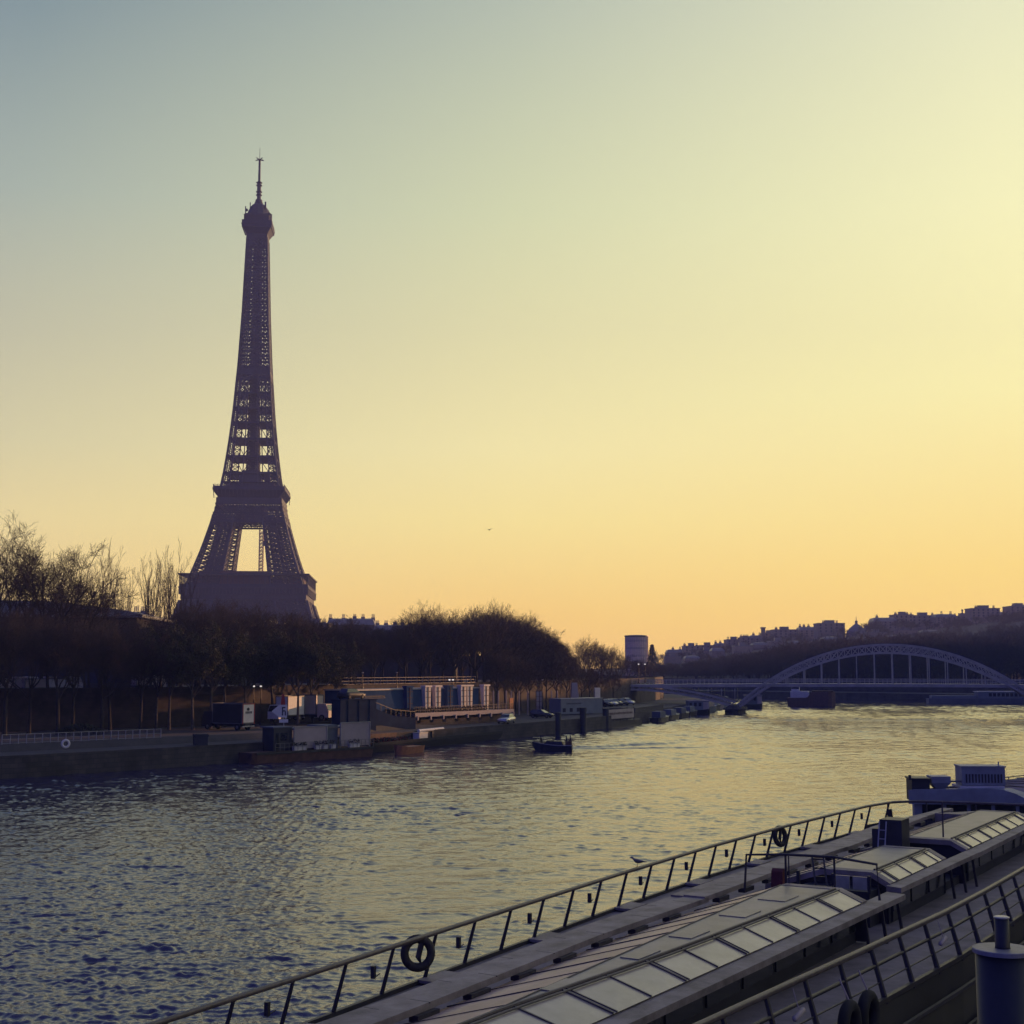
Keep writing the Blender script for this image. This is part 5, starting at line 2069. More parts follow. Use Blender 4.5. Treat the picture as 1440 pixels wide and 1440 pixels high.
    MB().box(-1.2, 1.2, -.5, .5, 0, 1.1).build('box', M_WHITE, o)
    MB().box(-1.25, 1.25, -.55, .55, 1.1, 1.2).build('lid', M_PALEM, o)
    o = thing('deck_tube', 'long white roll lying on the low dark barge', 'tube', wp(along(620), 1.6, 1.35), ang + .05)
    mb = MB().path([(-4, 0, .9), (4, 0, .9)], .22, 8)
    mb.build('tube', M_WHITE, o)
    m2 = MB()
    for x in (-3, 0, 3):
        m2.box(x - .15, x + .15, -.3, .3, -.45, .7)
    m2.build('cradle', M_DARK, o)
    # orange tender moored outside the barge
    p = at(580, 1059, 0)
    o = thing('orange_tender', 'small orange open boat moored against the dark barge', 'boat', (p.x - .5, p.y - .6, 0), ang + math.pi + .05)
    hull_mesh(6.5, 2.0, -.2, .9, .35, .1, .3).build('hull', mat('tender_orange', (0.38, 0.15, 0.07), .6), o, False)
    for x in (-1.5, 0, 1.3):
        MB().box(x - .2, x + .2, -.85, .85, .6, .7).build('thwart', M_RUST, o)

    # the launch under way
    p = at(776, 1057, 0)
    Lb = 56 / F * 180 * 1.0
    a, b = at(748, 1058, 0), at(804, 1053, 0)
    D = (a.y + b.y) / 2
    Lb = 6.6
    Lb = (804 - 748) / F * D
    o = thing('motor_launch', 'small dark motor launch with open canopy heading left on the river', 'boat', ((776 - 720) / F * D, D, 0), math.pi - R(6))
    hl = MB()
    rings = []
    for i in range(17):
        t = i / 16
        x = -Lb / 2 + Lb * t
        w = 1.0 if t < .5 else max(.03, 1 - ((t - .5) / .5) ** 2.2)
        z1 = .72 + .45 * max(0, (t - .3) / .7) ** 1.6
        zb = -.25 + .9 * max(0, (t - .82) / .18) ** 2
        rings.append([(x, -.75 * w, zb), (x, -1.1 * w, z1 - .25), (x, -1.15 * w, z1), (x, 1.15 * w, z1), (x, 1.1 * w, z1 - .25), (x, .75 * w, zb)])
    hl.loft(rings)
    hl.build('hull', mat('launch_blue', (0.022, 0.028, 0.06), .3), o)
    mb = MB()
    for s in (-1, 1):
        mb.path([(-Lb / 2 + Lb * t, s * 1.17 * (1.0 if t < .5 else max(.03, 1 - ((t - .5) / .5) ** 2.2)), .74 + .45 * max(0, (t - .3) / .7) ** 1.6) for t in np.linspace(0, 1, 17)], .05, 4)
    mb.build('gunwale', M_PALEM, o)
    mb = MB().side([(-1.5, .75), (1.3, .8), (.7, 1.3), (-1.3, 1.25)], -.85, .85)
    cab = mb.build('cabin', M_DARK, o)
    MB().side([(-1.35, .9), (1.0, .92), (.68, 1.2), (-1.27, 1.17)], -.87, .87).build('window', M_GLASS, cab)
    mb = MB()
    mb.box(-.2, 2.6, -.9, .9, 1.66, 1.73)
    for x in (-.1, 1.2, 2.4):
        for s in (-1, 1):
            mb.bar((x, s * .8, .7), (x, s * .85, 1.66), .05)
    mb.build('canopy', M_DARK, o)
    MB().box(-Lb / 2 + .1, -Lb / 2 + .9, -.9, .9, .6, 1.25).build('stern_bench', M_RUST, o)
    # foam at bow and stern
    c, s_ = math.cos(math.pi - R(6)), math.sin(math.pi - R(6))
    bx, by = (776 - 720) / F * D, D
    W3 = lambda x, y, z: (bx + c * x - s_ * y, by + s_ * x + c * y, z)
    person_mesh('person', 'stand', None, M_DARK, W3(1.5, -.3, .25), math.pi, 'dark clad person standing at the helm near the bow of the launch')
    person_mesh('person', 'stand', None, mat('coat_blue', (.03, .035, .06)), W3(-1.95, .35, .3), math.pi, 'left one of two dark people standing at the stern of the launch')
    person_mesh('person', 'stand', None, mat('coat_brown', (.06, .045, .04)), W3(-2.45, -.35, .3), math.pi, 'right one of two dark people standing at the stern of the launch')

    # barge under the arch
    D = 11 * F / (990 - 939)
    D = 400
    x0, x1 = (1107 - 720) / F * D, (1168 - 720) / F * D
    o = thing('cargo_barge', 'dark cargo barge with raised bow and small wheelhouse under the arch', 'boat', ((x0 + x1) / 2, D, 0), R(-14))
    L = (x1 - x0) * 1.06
    rings = []
    for i in range(15):
        t = i / 14
        x = -L / 2 + L * t
        w = 2.7 * (1 if t < .85 else max(.25, 1 - ((t - .85) / .15) ** 2 * .75))
        z1 = 2.4 + 1.6 * np.clip((t - .42) / .08, 0, 1) + .1 * t
        rings.append([(x, -w * .85, -.8), (x, -w, z1), (x, w, z1), (x, w * .85, -.8)])
    MB().loft(rings).build('hull', mat('barge_maroon', (0.13, 0.06, 0.065), .6), o)
    MB().box(-L * .44, -L * .05, -2.0, 2.0, 2.3, 4.3).build('deckhouse', M_WHITE, o)
    wv = MB().box(-L * .42, -L * .25, -1.5, 1.5, 4.3, 6.1).build('wheelhouse', M_WHITE, o)
    MB().box(-L * .43, -L * .24, -1.6, 1.6, 6.1, 6.3).build('roof', M_PALE, wv)
    MB().box(-L * .415, -L * .255, -1.53, 1.53, 4.9, 5.7).build('window', M_GLASS, wv)
    MB().bar((-L * .35, 0, 6.3), (-L * .35, 0, 7.6), .12).build('mast', M_DARK, o)
    MB().box(L * .02, L * .46, -2.2, 2.2, 4.0, 4.45).build('hatch_cover', M_RUST, o)

    # cruise boat moored far right
    D = 430
    x0, x1 = (1300 - 720) / F * D, (1446 - 720) / F * D
    L = x1 - x0
    o = thing('cruise_boat', 'long white cruise boat with dark windows moored at the far right bank', 'boat', ((x0 + x1) / 2, D, 0), R(-3))
    hull_mesh(L, 5, -.5, 1.6, .1, .1, .2).build('hull', M_HOARD, o)
    sc = MB().box(-L * .04, L * .5, -2.2, 2.2, 1.6, 3.6).build('saloon', M_HOARD, o)
    MB().box(-L * .05, L * .5, -2.35, 2.35, 3.6, 3.8).build('roof', M_WHITE, o)
    for k in range(9):
        x = L * (.06 + .04 * k)
        MB().box(x, x + L * .028, -2.24, -2.19, 2.2, 3.2).build('window', M_GLASS, sc)
    MB().box(-L * .47, -L * .05, -1.8, 1.8, 1.6, 2.5).build('fore_cabin', M_HOARD, o)
    # boats by the bridge pier, left bank
    for (a_, b_, y1, D, lb, m1) in ((958, 996, 984, 330, 'moored boat with pale cabin left of the bridge pier', M_HULL), (1040, 1069, 976, 380, 'moored boat with white end wall just right of the bridge pier', M_DKBLUE)):
        x0, x1 = (a_ - 720) / F * D, (b_ - 720) / F * D
        L = x1 - x0
        o = thing('moored_boat', lb, 'boat', ((x0 + x1) / 2, D, 0), R(3))
        hull_mesh(L, 3.4, -.4, 1.1, .2, .1, .4).build('hull', m1, o)
        h = atD(a_, y1, D).z
        cb = MB().box(-L * .35, L * .42, -1.4, 1.4, 1.0, h * .9).build('cabin', M_HOARD if a_ < 1000 else M_BLUEG, o)
        MB().box(-L * .38, L * .45, -1.5, 1.5, h * .9, h * .9 + .2).build('roof', M_PALE, o)
        for k in range(4):
            MB().box(-L * .3 + k * L * .17, -L * .3 + k * L * .17 + L * .1, -1.43, -1.38, 1.0 + (h * .9 - 1) * .45, 1.0 + (h * .9 - 1) * .85).build('window', M_GLASS, cb)
        MB().box(L * .2, L * .42, -1.44, -1.39, 1.2, h * .85).build('end_panel', M_CREAM, cb)
    # small craft and pontoons lining the left bank before the bridge
    wx = lambda y: float(np.interp(y, [p[1] for p in W[7:14]], [p[0] for p in W[7:14]]))
    for i, D in enumerate((284, 297, 310, 322)):
        p = Vector((wx(D) + 4.6, D, 0))
        o = thing('small_boat', 'small dark moored boat nosing along the left bank before the bridge', 'boat', (p.x - 2, p.y, 0), R(66), 'small boats before the bridge')
        hull_mesh(8, 2.6, -.3, 1.0, .35, .1, .4).build('hull', M_HULL, o)
        MB().box(-2.5, 1.0, -.9, .9, .9, 2.2).build('cabin', (M_BLUEG, M_HOARD)[i % 2], o)
    # row of pale moored craft under the half arch
    for i in range(5):
        D = 352 + 11 * i
        px = 720 + F * (wx(D) + 4.2) / D
        o = thing('moored_cruiser', 'pale moored cruiser in the crowd under the left half arch', 'boat', ((px - 720) / F * D - 1, D, 0), R(62), 'cruisers under the half arch')
        hull_mesh(9, 3, -.3, 1.3, .4, .1, .5).build('hull', (M_HOARD, M_DKBLUE, M_PALE)[i % 3], o)
        MB().side([(-3, 1.2), (2, 1.2), (1, 2.9), (-2.6, 2.9)], -1.1, 1.1).build('cabin', (M_PALE, M_HOARD, M_DARK)[i % 3], o)


build_boats()

# ------------------------------------------------------------------ foreground tour boat
M_LIP = mat('boat_lip_paint', (0.24, 0.20, 0.18), 0.62, 0, 0.4, 1.3, 0.25, 14, col2=(0.37, 0.315, 0.28))
M_RIDGE = mat('boat_ridge_paint', (0.25, 0.23, 0.22), 0.42, 0, 0.3, 1.1, 0.15, 9)
M_DECK = mat('boat_deck_paint', (0.22, 0.19, 0.185), 0.75, 0, 0.3, 1.2, 0.2, 10)
M_WALLB = mat('boat_wall_paint', (0.030, 0.032, 0.045), 0.5, 0, 0.35, 0.9)
M_RAILB = mat('boat_rail_paint', (0.10, 0.082, 0.085), 0.45, 0.1, 0.35, 4.0)
M_POSTB = mat('boat_post_paint', (0.035, 0.032, 0.042), 0.5, 0.1, 0.3, 4.0)
M_RGLASS = mat('roof_glass_sky_cream', (0.52, 0.45, 0.33), 0.25, 0, 0.28, 0.55, 0.05, 3, spec=0.6)  # near slope: cream sky reflection put into the glass colour
M_RGLASS2 = mat('roof_glass_sky_pink', (0.52, 0.38, 0.30), 0.38, 0, 0.3, 0.7, 0.05, 3, spec=0.5)  # far slope: pinkish reflected sky tinted into the glass
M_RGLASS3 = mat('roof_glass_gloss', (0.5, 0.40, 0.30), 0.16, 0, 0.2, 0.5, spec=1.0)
M_BLUEG2 = mat('blue_grey_light', (0.26, 0.29, 0.34), 0.5, 0, 0.2, 1.2)
M_BAR = mat('glazing_bar_paint', (0.10, 0.088, 0.085), 0.5, 0, 0.3, 3.0)


def build_tour_boat():
    BA = R(90 - 31.5)
    B = thing('tour_boat', 'large glass roofed tour boat with railings filling the lower right foreground', 'boat', (-1.5, 25.0, 0), BA)

    def P(s, t, z):
        return Vector((s, -t, z))
    FR = np.array([(-14, -4.2), (-7, -4.6), (-1.64, -4.92), (3.93, -5.25), (9.28, -5.58), (15.7, -5.9), (19.7, -6.1), (27.2, -6.33), (34.4, -6.31), (44.5, -5.95), (47.2, -5.5), (48.2, -4.7), (48.8, -2.3), (49.1, 0.26), (48.6, 2.5), (46, 4.0)])
    NR = np.array([(-14, 2.9), (-6, 3.2), (3.61, 3.64), (7.19, 3.85), (11.05, 4.1), (17.9, 4.48), (22.1, 4.57), (27.5, 4.6), (34, 4.55), (40, 4.4), (44, 4.2), (46, 4.0)])

    def tt(a, s):
        return float(np.interp(s, a[:, 0], a[:, 1]))
    side = FR[:10]
    ft = lambda s: tt(side, s)
    nt_ = lambda s: tt(NR, s)
    ZD, ZR, ZL, ZG = 3.3, 4.5, 4.4, 4.75
    # hull
    mb = MB()
    st = list(np.linspace(-14, 44, 30)) + [46.5, 48.4, 49.4]
    rings = []
    for s in st:
        k = 1.0 if s <= 44 else max(.12, 1 - ((s - 44) / 5.6) ** 2 * .85)
        c = (ft(min(s, 44)) + nt_(min(s, 44))) / 2
        wf, wn = c - (ft(min(s, 44)) - .32), (nt_(min(s, 44)) + .36) - c
        L_, N_ = c - wf * k, c + wn * k
        rings.append([P(s, L_ + .5, -1.0), P(s, L_ + .05, 1.5), P(s, L_, ZD - .02), P(s, N_, ZD - .02), P(s, N_ - .05, 1.5), P(s, N_ - .5, -1.0)])
    mb.loft(rings)
    hull = mb.build('hull', M_HULL, B)
    # rubbing strakes
    mb = MB()
    for z in (2.55, 1.5):
        mb.path([P(s, nt_(s) + .38, z) for s in np.linspace(-14, 44, 40)], .07, 6)
        mb.path([P(s, ft(s) - .36, z) for s in np.linspace(-14, 44, 40)], .07, 6)
    mb.build('rubbing_strake', M_POSTB, hull)
    # decks
    mb = MB()
    ss = np.linspace(-14, 44.5, 40)
    vs = [P(s, ft(s) - .25, ZD + .01) for s in ss] + [P(s, nt_(s) + .3, ZD + .01) for s in ss]
    mb.add(vs, [(i, i + 40, i + 41, i + 1) for i in range(39)])
    mb.add([P(44.5, -6.0, ZD + .01), P(44.5, 4.4, ZD + .01), P(48.4, 2.4, ZD + .01), P(49, 0, ZD + .01), P(48.6, -2.3, ZD + .01), P(48, -4.7, ZD + .01)], [(0, 1, 2, 3, 4, 5)])
    mb.build('deck', M_DECK, B)
    # gunwale toe rail
    mb = MB()
    mb.path([P(s, nt_(s) + .33, ZD + .06) for s in np.linspace(-14, 44, 50)], .075, 4)
    mb.path([P(s, ft(s) - .28, ZD + .06) for s in np.linspace(-14, 44, 50)], .075, 4)
    mb.build('gunwale', M_POSTB, B)
    # railings
    mb = MB()
    Pf = interp(FR, 140)
    mb.path([P(p[0], p[1], ZR) for p in Pf], .062, 8)
    hr = mb.build('handrail', M_RAILB, B, True)
    mb = MB()
    Pn = interp(NR, 90)
    mb.path([P(p[0], p[1], ZR) for p in Pn], .075, 8)
    hn = mb.build('handrail', M_RAILB, B, True)
    mb = MB()
    for q, (z, d) in enumerate(((4.08, .10), (3.72, .20))):
        mb.path([P(p[0], p[1] + d, z) for p in Pn], (.045, .02)[q], 6)
    mb.build('mid_rail', M_POSTB, hn, True)
    # posts every 1.9 m on the far side (as in the photograph) and the near side
    s = -11.0
    k = 0
    while s < 47:
        x = ft(min(s, 44)) if s < 44.5 else tt(FR[9:12], s)
        m2 = MB().path([P(s, x, ZR - .03), P(s - .12, x - .30, ZD - .05)], [.042, .055], 6)
        m2.build('post', M_POSTB, hr)
        if k % 2 == 0 and s < 44:
            # deck lamp plate held out between the posts
            a = MB()
            a.box(s + .98, s + 1.06, -(x - .02) - .05, -(x - .02) + .05, 3.95, 4.23)
            a.bar(P(s + 1.0, x - .02, 3.95), P(s + 1.32, x - .06, 4.0), .02)
            a.build('deck_lamp', M_POSTB, hr)
        if k % 3 == 1 and s < 44:
            a = MB().box(s - .45, s + .75, -(x + .35), -(x - .25), ZD + .05, ZD + .13)
            a.build('step_pad', M_LIP, hr)
        s += 1.93
        k += 1
    s = -11.0
    while s < 45:
        x = nt_(s)
        MB().path([P(s, x, ZR - .03), P(s - .02, x + .34, ZD - .05)], [.05, .07], 6).build('post', M_POSTB, hn)
        s += 1.93
    # cabin walls below the roof
    mb = MB()
    for a, b in ((-13, 18.6), (21.8, 28.4), (31.0, 43.5)):
        mb.box(a, b, -1.67, 1.65, ZD, ZL - .5)
        mb.box(a, b, -1.75, -1.675, ZD, ZL - .08)
    cab = mb.build('cabin_wall', M_WALLB, B)
    for a, b in ((-13, 18.4), (22, 28.2), (31.2, 43.3)):
        n = int((b - a) / 2.0)
        for i in range(n):
            x0 = a + (b - a) * i / n + .12
            x1 = a + (b - a) * (i + 1) / n - .12
            MB().box(x0, x1, -1.80, -1.752, ZD + .35, ZL - .22).build('window', M_GLASS, cab)
    # roof lips (long planks along both sides)
    for (a, b, dz) in ((-13, 17.3, 0.0), (17.0, 30.2, .05), (29.8, 46.5, .03)):
        f = MB()
        n = 24
        ss = np.linspace(a, b, n)
        to = lambda s: float(np.interp(s, [-13, 3, 11.6, 20, 28, 38, 46.5], [-2.6, -2.8, -3.2, -3.24, -3.2, -3.5, -2.9]))
        tm = lambda s: float(np.interp(s, [-13, 2, 12, 40], [-2.2, -2.33, -2.8, -2.95]))
        ti = lambda s: float(np.interp(s, [-13, 1.6, 11, 18, 24, 31, 42.5, 46.5], [-1.6, -1.78, -2.2, -2.14, -2.25, -2.2, -2.55, -2.4]))
        f.loft([[P(s, to(s), ZL - .10 + dz), P(s, to(s), ZL - .03 + dz), P(s, tm(s) - .012, ZL - .03 + dz), P(s, tm(s) - .012, ZL - .10 + dz)][::-1] for s in ss])
        f.loft([[P(s, tm(s) + .012, ZL - .14 + dz), P(s, tm(s) + .012, ZL + dz), P(s, ti(s), ZL + dz), P(s, ti(s), ZL - .14 + dz)][::-1] for s in ss])
        for q in np.arange(a + 1.3, b - .5, 2.7):
            f.box(q, q + .025, -(tm(q) - .02), -(to(q) + .02), ZL - .05 + dz, ZL - .026 + dz, 1)
            f.box(q + .9, q + .925, -(ti(q) - .02), -(tm(q) + .03), ZL - .02 + dz, ZL + .004 + dz, 1)
        f.build('roof_lip', [M_LIP, M_BAR], B)
        s = a + .8
        while s < b - .8:
            MB().box(s, s + .75, -(ti(s) + .10), -(ti(s) - .12), ZL - .27 + dz, ZL - .142 + dz).build('bracket', M_POSTB, B)
            s += 2.05
    # near lip, in three lengths
    for (a, b, dz, to_, ti_) in ((-13, 20.8, 0, (2.05, 2.55), (1.55, 2.0)), (21.6, 31.0, .05, (2.2, 2.3), (1.75, 1.85)), (30.8, 44.5, .03, (2.3, 2.2), (1.85, 1.75))):
        f = MB()
        ss = np.linspace(a, b, 12)
        lo = lambda s: to_[0] + (to_[1] - to_[0]) * (s - a) / (b - a)
        li = lambda s: ti_[0] + (ti_[1] - ti_[0]) * (s - a) / (b - a)
        f.loft([[P(s, li(s), ZL - .16 + dz), P(s, li(s), ZL + .02 + dz), P(s, lo(s), ZL - .01 + dz), P(s, lo(s), ZL - .16 + dz)][::-1] for s in ss])
        f.build('roof_lip', M_LIP, B)
        k = 0
        s = b - 3.4
        while s < b - .2:
            MB().bar(P(s, lo(s) - .12, ZL - .16 + dz), P(s - .05, lo(s) + .02, ZD), .08).build('lip_post', M_POSTB, B)
            s += 1.5

    # glazed roof sections
    def section(name_i, a, b, apex, zg, tl, tr, taper):
        """ridge panel flanked by two glass slopes between s=a and s=b"""
        r0 = apex
        n = 16
        ss = np.linspace(a, b, n)

        def rl(s):
            if taper:
                return float(np.interp(s, [a, .95, 6.7, 17.0, 19], [r0 - .02, .46, .15, -.30, -.36]))
            return -.32

        def rr(s):
            if taper:
                return float(np.interp(s, [a, .95, 5.4, 8.5, 18.25], [r0 + .02, .52, .83, 1.02, 1.30]))
            return 1.25
        mid = MB()
        mid.loft([[P(s, rl(s), zg), P(s, rr(s), zg)][::-1] for s in ss], closed=False, cap=False)
        rp = mid.build('ridge_panel', M_RIDGE, B)
        far = MB()
        far.loft([[P(s, tl(s) - .1, ZL - .30 + zg - ZG), P(s, rl(s), zg)][::-1] for s in ss], closed=False, cap=False)
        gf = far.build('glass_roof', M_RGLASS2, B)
        near = MB()
        near.loft([[P(s, rr(s), zg), P(s, tr(s), ZL + .05 + zg - ZG)][::-1] for s in ss], closed=False, cap=False)
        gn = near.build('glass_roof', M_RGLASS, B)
        # bars
        step = 1.62
        s = a + .4
        k = 0
        while s < b - .2:
            w = .035 if k % 2 else .05
            MB().bar(P(s, tl(s) - .1, ZL - .285 + zg - ZG), P(s + .05, rl(s), zg + .012), w * .5).build('glazing_bar', M_BAR, gf)
            g = MB().bar(P(s, rr(s), zg + .012), P(s, tr(s), ZL + .062 + zg - ZG), w)
            if k % 2 == 0:
                g.bar(P(s + .16, rr(s), zg + .012), P(s + .16, tr(s), ZL + .062 + zg - ZG), w * .6)
            g.build('glazing_bar', M_BAR, gn)
            s += step
            k += 1
        e = MB()
        e.path([P(s, rr(s) - .03, zg + .03) for s in ss], .035, 6)
        e.path([P(s, rr(s) + .10, zg + .01) for s in ss], .022, 6)
        e.path([P(s, rl(s), zg + .008) for s in ss], .018, 6)
        e.build('ridge_rail', M_BAR, rp)
        # end frames
        for s_, d in ((b, .5), (a, -.35)):
            q = MB()
            prof = [(tl(s_), ZL - .26), (rl(s_), ZG + .015), (rr(s_), ZG + .015), (tr(s_), ZL + .07)]
            prof = [(t, z + zg - ZG) for t, z in prof]
            q.loft([[P(s_, t, z) for t, z in prof] + [P(s_, t, z - .16) for t, z in prof[::-1]],
                    [P(s_ + d, t, z - .02) for t, z in prof] + [P(s_ + d, t, z - .2) for t, z in prof[::-1]]])
            q.build('end_frame', M_LIP, rp)
            w = MB()
            w.add([P(s_ + d * .5, t, z - .18) for t, z in prof] + [P(s_ + d * .5, prof[3][0], 3.35), P(s_ + d * .5, prof[0][0], 3.35)], [(0, 1, 2, 3, 4, 5)])
            w.add([P(s_ + d * .5 + .05, t, z - .18) for t, z in prof] + [P(s_ + d * .5 + .05, prof[3][0], 3.35), P(s_ + d * .5 + .05, prof[0][0], 3.35)], [(5, 4, 3, 2, 1, 0)])
            w.build('bulkhead', M_WALLB, rp)
    section(1, -13, 18.3, .49, ZG, lambda s: float(np.interp(s, [-13, 1.6, 11, 18.3], [-1.62, -1.82, -2.22, -2.18])), lambda s: 1.58 + .45 * (s + 13) / 31.3, True)
    section(2, 22.2, 28.0, .49, ZG + .05, lambda s: -2.2, lambda s: 1.80, False)
    section(3, 31.6, 42.5, .49, ZG + .03, lambda s: -2.2, lambda s: 1.82, False)
    for s_, t_, w_ in ((3.4, .45, .5), (6.9, .5, .7), (9.6, .45, .9), (12.8, .42, 1.1), (15.6, .4, 1.2)):
        MB().box(s_, s_ + 1.1, -(t_ + w_ * .32), -(t_ - w_ * .32), ZG + .002, ZG + .022).build('hatch', M_RIDGE, B)
    # wheelhouse in the gap between the first two roofs
    wh = MB()
    wh.box(20.9, 22.0, -1.45, .75, ZD, 4.35)
    for s_, t_ in ((20.9, -.75), (20.9, 1.45), (20.9, .35)):
        wh.bar(P(s_, t_, 4.3), P(s_, t_, 4.82), .09)
    w = wh.build('wheelhouse', M_WALLB, B)
    for t0, t1 in ((.42, .86), (.96, 1.40)):
        MB().box(20.87, 20.9, -t1, -t0, 4.4, 4.78).build('window', mat('lit_pane', (0.42, 0.42, 0.36), .15, spec=.8), w)  # pale pane colour stands in for reflected sky
    # console, red chair, ladder and mast bars
    MB().box(19.6, 20.4, -.3, .9, ZD, 4.2).build('console', M_WALLB, B)
    c = MB()
    c.side([(20.6, 4.15), (21.1, 4.15), (21.1, 4.25), (20.9, 4.32), (20.86, 4.78), (20.75, 4.86), (20.64, 4.78), (20.6, 4.4)], 1.15, 1.52)
    c.bar(P(20.9, -1.3, ZD), P(20.9, -1.3, 4.15), .15)
    c.build('helm_chair', mat('dark_red_cover', (0.12, 0.02, 0.025), .7, 0, .3, 3), B)
    lad = MB()
    for t_ in (-.05, .3):
        lad.bar(P(20.2, t_, 5.35), P(19.2, t_ + .5, 4.2), .05)
    for k in range(5):
        lad.bar(P(20.2 - .2 * k, -.05 + .1 * k, 5.3 - .23 * k), P(20.2 - .2 * k, .3 + .1 * k, 5.3 - .23 * k), .04)
    lad.build('ladder', M_POSTB, B)
    hf = MB()
    zt = 5.5
    pts = [P(18.55, -1.55, 4.5), P(18.6, -1.5, zt), P(18.9, -.4, zt + .05), P(19.1, 1.0, zt + .05), P(18.75, 2.35, zt - .02), P(18.7, 2.42, 4.5)]
    hf.path(pts, .04, 6)
    hf.bar(P(18.9, -.4, 4.6), P(18.9, -.4, zt + .05), .05)
    hf.bar(P(19.1, 1.0, 4.6), P(19.1, 1.0, zt + .05), .05)
    hf.build('guard_frame', M_POSTB, B)
    # funnel box with ladder in the second gap
    fb = MB()
    fb.box(29.7, 30.7, .05, .85, ZD, 5.55)
    fb.box(29.75, 30.5, .85, 1.15, ZD, 5.2)
    f = fb.build('funnel', M_WALLB, B)
    l2 = MB()
    for y in (.55, .8):
        l2.bar((29.0, y, 3.6), (29.55, y, 5.5), .04)
    for k in range(6):
        l2.bar((29.0 + .09 * k, .55, 3.7 + .3 * k), (29.0 + .09 * k, .8, 3.7 + .3 * k), .03)
    l2.build('ladder', M_PALEM, f)
    MB().box(28.5, 31.2, -1.6, 2.1, ZD + .02, ZD + .3).build('well_deck', M_WALLB, B)
    an = MB().bar(P(31.9, .85, 4.8), P(31.9, .85, 6.1), .05)
    an.build('aerial', M_RAILB, B)
    an = MB().bar(P(18.75, -.25, 4.7), P(18.75, -.25, 5.55), .03)
    an.build('aerial', M_POSTB, B)
    # bow bulwark closing the far end
    mb = MB()
    fr = interp(FR[9:], 26)
    mb.loft([[P(p[0], p[1], ZD - .1), P(p[0], p[1] - .0, ZD + .35)] for p in fr], closed=False, cap=False)
    mb.build('bow_bulwark', M_WALLB, B)
    for p in fr[4::4]:
        MB().bar(P(p[0], p[1], ZD), P(p[0], p[1], ZR), .06).build('post', M_POSTB, hr)
    MB().path([P(46.9, -5.4, ZD), P(46.8, -5.5, 4.2)], [.09, .11], 8).build('mooring_bitt', M_POSTB, B)
    # cabin top at the far end between roof and end rail
    MB().loft([[P(43.2, -2.4, ZD), P(43.2, -2.4, 4.5), P(43.2, 1.9, 4.5), P(43.2, 1.9, ZD)][::-1], [P(46.6, -1.4, ZD), P(46.6, -1.4, 4.35), P(46.6, 1.2, 4.35), P(46.6, 1.2, ZD)][::-1]]).build('fore_cabin', M_LIP, B)

    def wp(s, t, z):
        d = Vector((math.cos(BA), math.sin(BA), 0))
        l = Vector((-math.sin(BA), math.cos(BA), 0))
        return Vector((-1.5, 25, 0)) + d * s - l * t + Vector((0, 0, z))
    # lifebuoys hanging on the far rail
    for s, lb, tilt in ((7.6, 'dark lifebuoy hanging on the tour boat railing, the nearer large one', 0), (34.4, 'dark lifebuoy hanging on the tour boat railing, the farther small one', 0)):
        p = wp(s, ft(s) - .10, 4.12)
        o = thing('lifebuoy', lb, 'lifebuoy', p, BA)
        o.rotation_euler = (R(-8), 0, BA - R(38) if s < 20 else BA - R(16))
        MB().torus((0, 0, 0), .335, .105, 'y', 32, 10).build('ring', mat('lifebuoy_cover', (0.035, 0.028, 0.03), .7), o, True)
        g = MB()
        for a in (.5, 2.2, 3.9, 5.5):
            g.torus((.335 * math.cos(a), 0, .335 * math.sin(a)), .108, .016, 'y' if False else 'x', 10, 5)
        g.build('strap', M_POSTB, o)
        q = MB()
        q.path([(.02, .0, .36), (.1, .02, .2), (.02, .05, -.1), (.08, .06, -.24)], [.05, .075, .07, .02], 6)
        q.build('rope_bag', M_POSTB, o)
        MB().bar((0.1, 0, .3), (.12, .0, .42), .05).build('hook', M_POSTB, o)
    # tyre fenders on the near side
    for s, lb in ((9.4, 'dark tyre fender hung on the near side of the tour boat, left one'), (10.5, 'dark tyre fender hung on the near side of the tour boat, right one')):
        p = wp(s, nt_(s) + .52, 3.35)
        o = thing('tyre_fender', lb, 'fender', p, BA)
        MB().torus((0, 0, 0), .42, .13, 'y', 28, 10).build('tyre', M_RUBBER, o, True)
        MB().path([(0, -.05, .42), (0, .2, .95)], .02, 5).build('rope', M_PALE, o)
    for s, lb in ((7.4, 'small pale tube fender lying against the near railing, lower one'), (16.7, 'small pale tube fender lying against the near railing, upper one')):
        p = wp(s, nt_(s) + .25, 3.95)
        o = thing('tube_fender', lb, 'fender', p, BA)
        MB().path([(-.30, 0, -.05), (-.25, 0, -.04), (.25, 0, .04), (.30, 0, .05)], [.03, .06, .06, .03], 10).build('fender_tube', M_PALE, o, True)
        MB().path([(0, 0, .1), (0, .12, .5)], .012, 5).build('rope', M_PALE, o)
    # gull on the rail
    p = wp(20.7, ft(20.7), ZR + .06)
    o = thing('gull', 'small grey gull standing on the tour boat railing', 'bird', p, R(170))
    rings = []
    for x, z, w, h in ((-.26, .17, .012, .01), (-.16, .17, .05, .035), (-.05, .17, .075, .065), (.06, .19, .07, .07), (.12, .23, .045, .05), (.15, .275, .038, .04), (.19, .29, .036, .036), (.225, .285, .015, .014), (.265, .277, .006, .006)):
        rings.append([(x, w * math.cos(2 * math.pi * k / 12), z + h * math.sin(2 * math.pi * k / 12)) for k in range(12)])
    MB().loft(rings).build('body', mat('gull_plumage', (0.22, 0.21, 0.22), .8, 0, .5, 8), o, True)
